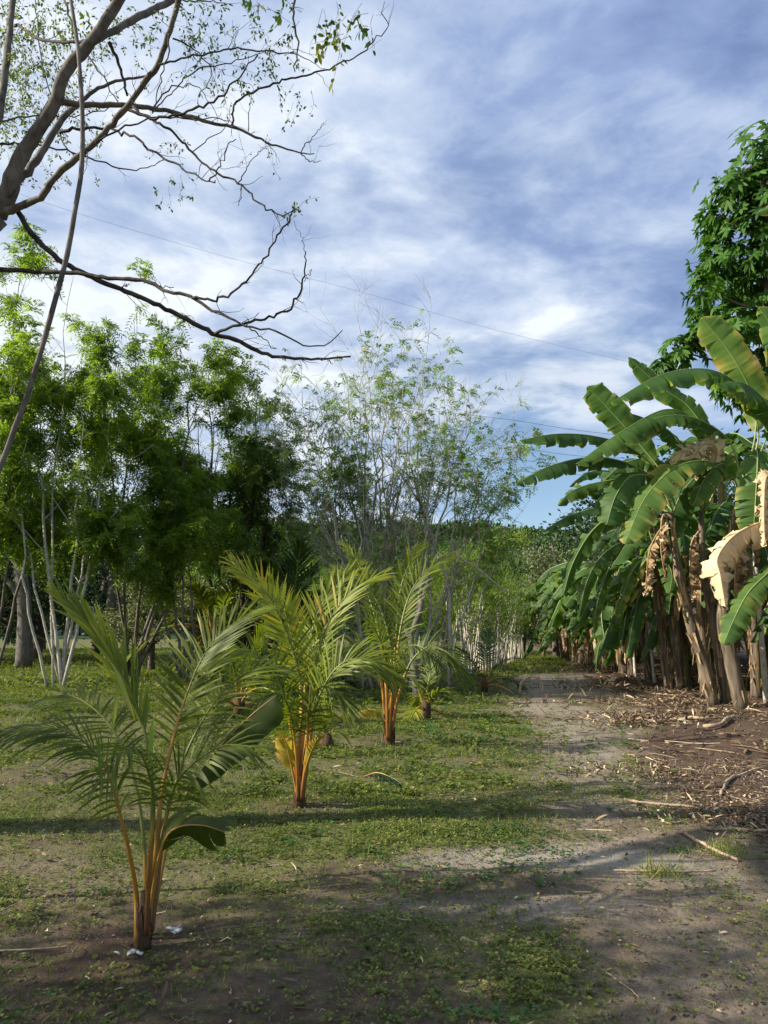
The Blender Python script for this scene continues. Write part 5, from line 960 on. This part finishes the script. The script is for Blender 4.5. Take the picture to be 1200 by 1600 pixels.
PB = [banana_plant(onground(7.9, 22.5), 'banana plant standing behind the pale poles', 431, 2.6, .12, 11, 2.2, .50, (-.25, 0), 5, 'banana plants of the row', tear=.4),
      banana_plant(at(985, 25.5), 'banana plant left of the pale poles with narrow drooping leaves', 432, 2.2, .11, 10, 2.0, .46, (-.2, .1), 9, 'banana plants of the row', tear=.5),
      banana_plant(at(958, 27.5), 'banana plant with dry hanging leaves left of the pale poles', 433, 2.4, .11, 11, 2.0, .44, (-.1, -.1), 11, 'banana plants of the row', tear=.5)]
row = [(1066, 22.5, 1.0), (1040, 25.2, .95), (972, 26.5, 1.0), (945, 29.0, 1.0), (932, 30.5, .95), (918, 32.0, 1.0), (908, 34.0, 1.0), (898, 35.5, .95), (890, 37.5, 1.05), (880, 39.0, .85)]
words_ = ('second', 'third', 'fourth', 'fifth', 'sixth', 'seventh', 'eighth', 'ninth', 'tenth', 'eleventh')
for k, (px, d, s) in enumerate(row):
    s *= 1.62-.012*(d-22)
    dup(PB[k % 3], at(px, d), rngb.random()*6.28, (s, s, s*rngb.uniform(.9, 1.08)), '%s banana plant along the front of the row, counted away from the leaning clump' % words_[k], 'banana plants of the row').name = 'banana_plant'
gh = 'banana plants deeper in the grove'
for k in range(26):
    x = 8.2+rngb.random()*8; y = 15+k*1.0+rngb.normal(0, .5); x += max(0, (y-15)*.14)
    s = rngb.uniform(1.3, 1.75)
    dup(PB[k % 3], onground(x, y), rngb.random()*6.28, (s, s, s), 'banana plant standing in shade deeper inside the grove behind the front row', gh).name = 'banana_plant'

for k, (x, y) in enumerate(((11.6, 13.0), (10.9, 15.8), (13.6, 14.6), (13.0, 11.0))):
    dup(PB[k % 3], onground(x, y), k*1.9, (1.4, 1.4, 1.45), 'banana plant standing in shade deeper inside the grove behind the front row', gh).name = 'banana_plant'
# ------------------------------------------------------------------ tall tree at the upper right
def whorl_tree():
    d = 23.0; b = at(1215, d); rng = np.random.default_rng(66); root = thing('umbrella_leaf_tree', b, 'tall tree with glossy whorled leaves rising above the banana plants at the right edge', 'tree'); g = Geo()
    tr = smooth_path(np.array([b+[0, 0, -.1], P(1215, 800, d), P(1205, 600, d), P(1195, 400, d), P(1205, 250, d)])-b, 20); tube(g, tr, [.20, .15, .10, .04], 9, .5, 0, .1, rng)
    blobs = [(1200, 250, 2.0), (1155, 300, 1.5), (1120, 345, 1.0), (1200, 360, 2.2), (1125, 400, 1.25), (1170, 440, 2.0), (1105, 450, .9), (1215, 480, 2.2), (1150, 520, 1.5), (1100, 495, .8), (1085, 530, .5), (1250, 300, 2.2), (1290, 420, 2.4), (1250, 560, 2.2), (1060, 548, .75), (1035, 572, .45), (1170, 600, 1.4)]
    Bs, Ds = [], []
    for (px, py, R) in blobs:
        c = P(px, py, d+rng.normal(0, .5))-b; a = tr[int(np.clip(np.searchsorted(tr[:, 2], c[2]-1.2), 4, 18))]; lm = smooth_path([a, a*.5+c*.5+[0, 0, -.15], c], 8); tube(g, lm, [.06, .02], 5)
        n = int(30*R*R+10)
        for _ in range(n):
            dd = rand_dirs(rng, 1)[0]; e = c+dd*R*(.82+.15*rng.normal())*rng.random()**.4*[1, 1, .8]; Bs.append(e); Ds.append(dd+[0, 0, .35])
            if rng.random() < .35: tube(g, smooth_path([c*.6+e*.4, c*.3+e*.7, e], 4), [.015, .008], 3)
    obj('trunk', g, M['bark_grey'], root); gl = Geo(); B, D = np.array(Bs), np.array(Ds); v = np.clip(.5+.35*(vnoise(B[:, 0]*.8, B[:, 2]*.8, 2)-.5)*2+rng.normal(0, .1, len(B)), 0, 1)
    palmate(gl, B, D, rng, .30, .125, 7, .4, v, 0, 1.1); obj('crown', gl, M['broad'], root)
whorl_tree()

# ------------------------------------------------------------------ big bare-branched tree overhead at the left
D0 = 5.4
rng = np.random.default_rng(1234)
base = np.array([-4.7, D0+.3, 0.]); base[2] = float(gz(base[0], base[1]))
root = thing('overhanging_tree', base, 'large grey tree whose long bare branches reach in from the upper left', 'tree')
gt = Geo()
def br(pts, r, d0, d1, sides=9, rough=.14, name='branch', own=True, dm=None):
    """pts: the branch seen in the photograph; depth runs from d0 to d1 along it"""
    n = len(pts); dd = np.linspace(0, 1, n); ds = d0+(d1-d0)*dd+(dm or 0)*np.sin(dd*np.pi)
    c = np.array([P(x, y, q) for (x, y), q in zip(pts, ds)])-base
    q = smooth_path(c, max(12, n*4)); q[1:-1] += rng.normal(0, .0075 if r[0] < .02 else .004, (len(q)-2, 3))
    R = np.interp(np.linspace(0, 1, len(q)), np.linspace(0, 1, len(r)), r)*.72
    g = Geo(); tube(g, q, R, sides, .5, 0, rough, rng); obj(name, g, M['bark_dark' if r[0] < .035 else 'bark_grey'], root)  # thin branches in darker bark, their backlit silhouette put into the colour
    return q, R
# trunk from the ground outside the frame, forking at the picture edge
q = smooth_path([np.array([0, 0, -.2]), np.array([.15, 0, 1.2]), P(-300, 600, D0+.1)-base, P(-110, 430, D0)-base, P(-5, 335, D0)-base], 24)
g = Geo(); tube(g, q, [.26, .20, .17, .135, .105], 14, .5, 0, .1, rng); obj('trunk', g, M['bark_grey'], root)
L = []
L.append(br([(-5, 335), (14, 300), (31, 248), (57, 207), (83, 165), (103, 114), (145, 62), (176, 15), (200, -30), (230, -110)], [.105, .082, .068, .060, .052, .048], D0, D0-.5))
L.append(br([(22, 285), (52, 258), (78, 217), (98, 186), (124, 160), (150, 140), (190, 125), (228, 119)], [.05, .040, .034, .020, .014], D0, D0+.4))
L.append(br([(-110, 430), (-60, 300), (-5, 190), (10, 93), (16, 41), (21, -5), (30, -90)], [.09, .055, .045, .038, .035], D0, D0+.9))
L.append(br([(-5, 336), (31, 323), (67, 305), (83, 279), (119, 248), (150, 222), (181, 186), (207, 155), (233, 119), (248, 98), (264, 52), (279, 5), (290, -60)], [.046, .034, .031, .029, .026, .024], D0, D0-1.0))
L.append(br([(90, 160), (134, 164), (196, 165), (243, 170), (289, 180), (336, 194), (372, 201), (413, 220), (439, 230), (470, 239), (491, 240)], [.036, .031, .026, .022, .017, .012, .006], D0-.1, D0+.5))
L.append(br([(470, 239), (480, 222), (496, 207), (506, 192)], [.007, .003], D0+.45, D0+.5, 6)); L.append(br([(470, 240), (484, 252), (502, 252)], [.007, .003], D0+.45, D0+.5, 6))
L.append(br([(140, 68), (176, 49), (207, 31), (238, 15), (269, 0), (320, -35)], [.036, .040, .040, .036], D0-.35, D0+.3))
L.append(br([(20, 40), (31, 41), (52, 57), (88, 65), (155, 65)], [.02, .018, .015], D0+.85, D0-.3))
L.append(br([(196, 170), (238, 186), (269, 207), (300, 238), (331, 264), (372, 287), (398, 310), (424, 331), (444, 338), (455, 331), (461, 318)], [.018, .014, .012, .011, .009, .005], D0, D0-.5))
L.append(br([(372, 287), (388, 258), (402, 240), (415, 231)], [.007, .003], D0-.3, D0-.3, 6)); L.append(br([(377, 290), (376, 306), (372, 322)], [.006, .003], D0-.3, D0-.3, 6))
L.append(br([(93, 207), (114, 201), (170, 201), (207, 214), (233, 232), (264, 251), (295, 269), (326, 284), (336, 282)], [.018, .014, .012, .010, .006], D0-.05, D0-.7))
L.append(br([(326, 284), (346, 253), (357, 227), (369, 217)], [.008, .004], D0-.65, D0-.7, 6))
L.append(br([(-20, 226), (0, 225), (41, 225), (93, 232), (134, 245), (170, 256), (207, 265), (233, 262), (256, 250)], [.014, .011, .009, .005], D0+.4, D0+.6, 7))
L.append(br([(362, 196), (372, 155), (413, 137), (450, 124), (491, 114), (527, 101), (558, 88), (584, 65), (606, 42), (598, 20), (601, 2)], [.012, .013, .011, .009, .007, .003], D0+.35, D0-.2))
L.append(br([(205, 158), (222, 181), (258, 183), (300, 173), (336, 155), (362, 134), (382, 108), (403, 86)], [.015, .012, .010, .005], D0-.8, D0-1.2))
L.append(br([(248, 101), (289, 88), (331, 83), (362, 76), (393, 78), (424, 80), (455, 85), (475, 90), (508, 107)], [.010, .008, .007, .002], D0-.9, D0-1.1, 7))
L.append(br([(170, 66), (181, 88), (191, 119), (199, 150)], [.02, .016, .013], D0-.3, D0))
L.append(br([(452, -60), (460, 0), (462, 41), (465, 78), (461, 112)], [.014, .010, .008, .005], D0-1.3, D0-1.3, 7))
L.append(br([(238, 176), (248, 155), (279, 129), (315, 108), (357, 98), (403, 84), (430, 78)], [.009, .007, .003], D0+.1, D0-.2, 7))
L.append(br([(-60, 415), (0, 421), (62, 424), (114, 426), (170, 434), (227, 439), (258, 455), (289, 460), (320, 478), (351, 493), (382, 509), (429, 517), (455, 530), (480, 541), (511, 537), (535, 516)], [.032, .026, .024, .022, .020, .016, .011, .008, .004], D0+.1, D0-.8))
L.append(br([(28, 331), (47, 362), (78, 393), (108, 416), (145, 434), (176, 447), (207, 460), (243, 475), (279, 491), (310, 509), (336, 522), (372, 532), (413, 553), (455, 559), (496, 561), (548, 557)], [.030, .030, .029, .026, .027, .024, .017, .010], D0, D0+.6))
L.append(br([(300, 466), (336, 468), (362, 457), (393, 431), (413, 403), (434, 367), (450, 346), (456, 334)], [.014, .011, .009, .008], D0-.35, D0-.8))
L.append(br([(336, 522), (355, 514), (372, 509), (408, 499), (444, 488), (465, 465), (475, 434), (478, 393)], [.018, .015, .013, .011, .006], D0+.35, D0+.1))
L.append(br([(478, 395), (470, 370), (459, 344)], [.004, .002], D0+.1, D0-.2, 5)); L.append(br([(476, 440), (484, 428), (487, 424)], [.005, .003], D0+.1, D0+.1, 5))
L.append(br([(390, 513), (410, 528), (432, 545)], [.007, .003], D0-.5, D0-.5, 6)); L.append(br([(500, 560), (512, 563), (520, 568)], [.010, .004], D0+.55, D0+.55, 6))
L.append(br([(227, 439), (250, 447), (272, 449)], [.008, .004], D0-.2, D0-.2, 6)); L.append(br([(190, 452), (197, 447), (202, 443)], [.008, .005], D0+.2, D0+.2, 6))
# more crossing branches high up
L.append(br([(150, 222), (200, 196), (250, 182), (300, 186), (352, 188), (372, 201)], [.010, .008, .004], D0-.5, D0+.2, 7))
L.append(br([(243, 170), (262, 150), (300, 130), (330, 165), (340, 190)], [.008, .006, .003], D0+.1, D0+.6, 7))
L.append(br([(300, 238), (330, 215), (355, 195), (362, 160)], [.006, .004, .003], D0-.2, D0, 6))
L.append(br([(388, 205), (390, 170), (396, 140)], [.006, .003], D0+.2, D0+.2, 6))
L.append(br([(100, 0), (120, 60), (160, 120), (185, 160)], [.014, .012, .006], D0+.8, D0+.2, 7))
L.append(br([(270, 60), (300, 75), (330, 110), (310, 150)], [.008, .005, .003], D0-.9, D0-.6, 6))
L.append(br([(285, 0), (320, 2), (352, 5)], [.008, .004], D0-.9, D0-.9, 6))
L.append(br([(264, 52), (262, 90), (250, 130), (238, 178)], [.008, .006, .004], D0-.95, D0-.9, 6))
L.append(br([(0, 190), (60, 180), (110, 182), (150, 176), (190, 160)], [.012, .009, .005], D0+.9, D0+1.1, 7))
L.append(br([(120, 248), (100, 225), (92, 190), (70, 120), (60, 50), (55, 0)], [.010, .008, .007], D0+.7, D0+1.1, 7))
# fine twigs growing from the branches
tw_ = []
for q, R in L:
    Ltot = np.linalg.norm(np.diff(q, axis=0), axis=1).sum(); n = int(Ltot*3.0)+1
    for _ in range(n):
        i = rng.integers(len(q)//3, len(q)-1)
        if R[i] > .03: continue
        T = nrm(q[i+1]-q[i]); U = perp(T[None], rng)[0]; d = T*.75+U*.7; l = rng.uniform(.06, .32); tw_.append((walk(rng, q[i], d, l, 7, .22, .02), min(R[i]*.45, .0035), l))
        if rng.random() < .4: w0 = tw_[-1][0]; tw_.append((walk(rng, w0[3], d+rng.normal(0, .6, 3), l*.6, 7, .2, 0), .002, l*.6))
gtw = Geo(); wood(gtw, tw_, 4, .35, .0016)
# leafy sprays: small leaves hanging from fine stalks
def spray(cx, cy, sx, sy, d, sd, n, size, kk=9, var=.5, droop=1.0, mat='small', stalk=.22):
    g = Geo(); gs = Geo(); B = []; S_ = []
    for _ in range(n):
        p = P(rng.normal(cx, sx), rng.normal(cy, sy), d+rng.normal(0, sd))-base; w0 = walk(rng, p, rng.normal(0, .7, 3)+[0, 0, -.5*droop], rng.uniform(.5, 1.2)*stalk, 5, .2, -.15*droop); S_.append((w0, .0014, 1))
        t = rng.uniform(.2, 1, kk)*4; a = np.minimum(t.astype(int), 3); B.append(w0[a]+(w0[a+1]-w0[a])*(t-a)[:, None])
    wood(gs, S_, 3, .6, .0012); B = np.concatenate(B); D = nrm(rng.normal(0, .7, B.shape)+[0, 0, -.7*droop]); S = perp(D, rng)
    leaves6(g, B+D*.01, D, S, size*(.6+.7*rng.random(len(B))), size*.5, np.clip(rng.normal(var, .2, len(B)), 0, 1), .1, .1)
    g.V += gs.V; g.A += gs.A; g.Q += [q_+g.n for q_ in gs.Q]; g.mq += [np.ones(len(q_)) for q_ in gs.Q]
    obj('foliage', g, [M[mat], M['bark_dark']], root)
spray(40, 130, 55, 55, D0+1.3, .5, 300, .032, 10, .6); spray(15, 60, 40, 50, D0+1.3, .5, 150, .032, 10, .55); spray(120, 30, 70, 30, D0+1.5, .5, 90, .038, 9, .4)
spray(20, 190, 25, 15, D0+1.0, .3, 26, .032, 9, .35)
spray(310, 45, 45, 25, D0-.5, .4, 42, .030, 8, .3); spray(350, 110, 35, 30, D0-.3, .4, 30, .028, 8, .25); spray(430, 70, 22, 18, D0-.6, .3, 16, .030, 8, .3)
spray(268, 290, 14, 22, D0-.5, .15, 8, .030, 6, .25, 1.3); spray(270, 218, 10, 10, D0-.4, .15, 6, .025, 6, .25); spray(420, 225, 14, 12, D0-.4, .15, 6, .022, 5, .25)
spray(462, 328, 8, 4, D0-.8, .1, 6, .030, 7, .45, .1, stalk=.12); spray(465, 145, 8, 10, D0-.3, .1, 6, .030, 7, .3)
spray(500, 15, 18, 14, D0-1.6, .15, 8, .046, 6, .35, 1.4); spray(555, 30, 14, 18, D0-1.6, .15, 7, .044, 6, .35, 1.4); spray(538, 55, 6, 10, D0-1.6, .1, 4, .05, 7, .85, 1.4); spray(400, 5, 30, 10, D0-1.2, .2, 14, .035, 7, .3)
# unseen leafy crown, clumps placed to shade the foreground and leave the middle sunlit
g = Geo(); gs = Geo(); q0 = P(-110, 430, D0)-base
Lm_ = []
for (x, y, z, R_) in ((-5.2, 2.9, 6.6, 1.3), (-6.8, 2.4, 5.6, 1.4), (-4.2, 4.6, 9.0, 1.2), (-4.8, 1.4, 6.4, 1.3), (-6.2, .6, 5.0, 1.3), (-8.2, 2.2, 4.4, 1.2), (-3.0, 2.0, 7.8, 1.0), (-7.4, 1.4, 3.7, 1.2)):
    c = np.array([x, y, z])-base; tube(gs, smooth_path([q0, q0*.5+c*.5+[0, 0, -.3], c], 12), [.09, .05, .02], 7); m = int(1100*R_); d_ = rand_dirs(rng, m); B = c+d_*(R_*rng.random(m)**.45)[:, None]
    D = nrm(rng.normal(0, .7, (m, 3))+[0, 0, -.5]); rhombs(g, B, D, perp(D, rng), .10*(.6+.8*rng.random(m)), .05, np.clip(rng.normal(.5, .2, m), 0, 1), .1, wide=.5)
for src in (gs, gtw):
    g.V += src.V; g.A += src.A; g.Q += [q_+g.n for q_ in src.Q]; g.mq += [np.ones(len(q_)) for q_ in src.Q]; g.T += [q_+g.n for q_ in src.T]; g.mt += [np.ones(len(q_)) for q_ in src.T]; g.n += src.n
obj('crown', g, [M['small'], M['bark_dark']], root)

# slender leaning stem crossing the left edge
o = np.array([-2.95, 4.4, 0.]); o[2] = float(gz(o[0], o[1])); root2 = thing('leaning_sapling', o, 'thin leaning grey stem crossing the upper left corner down to the left edge', 'tree')
sp = [np.array([0, 0, -.1]), P(-70, 880, 4.45)-o]+[P(x, y, dd)-o for x, y, dd in ((0, 730, 4.5), (26, 660, 4.5), (40, 625, 4.5), (66, 542, 4.5), (93, 444, 4.5), (106, 393, 4.5), (116, 336, 4.5), (127, 269, 4.5), (129, 207, 4.5), (128, 165, 4.5), (124, 103, 4.55), (120, 62, 4.6), (105, -30, 4.7), (80, -140, 4.9))]
g = Geo(); q = smooth_path(sp, 70); tube(g, q, [.023, .021, .019, .017, .016, .015, .013, .011], 9, .5, 0, .12, rng); obj('trunk', g, M['bark_grey'], root2)
g = Geo(); c = q[-1]; B = c+rng.normal(0, .35, (260, 3)); D = nrm(rng.normal(0, .7, (260, 3))); rhombs(g, B, D, perp(D, rng), .07, .035, .5, .1, wide=.5); obj('crown', g, M['small'], root2)

# unseen trees added beyond the left edge to cast shade on the foreground
bg_tree('offscreen_shade_tree', onground(-8.6, 1.6), 'unseen leafy tree added beyond the left edge to shade the foreground', 'tree', 601, 6.2, 2.4, 'bg_green', .15, 5200, 22, .2)
bg_tree('offscreen_shade_tree', onground(-12.5, 1.2), 'second unseen leafy tree added for shade beyond the left edge, further from the track', 'tree', 602, 6.6, 2.3, 'bg_green', .15, 4200, 18, .15)
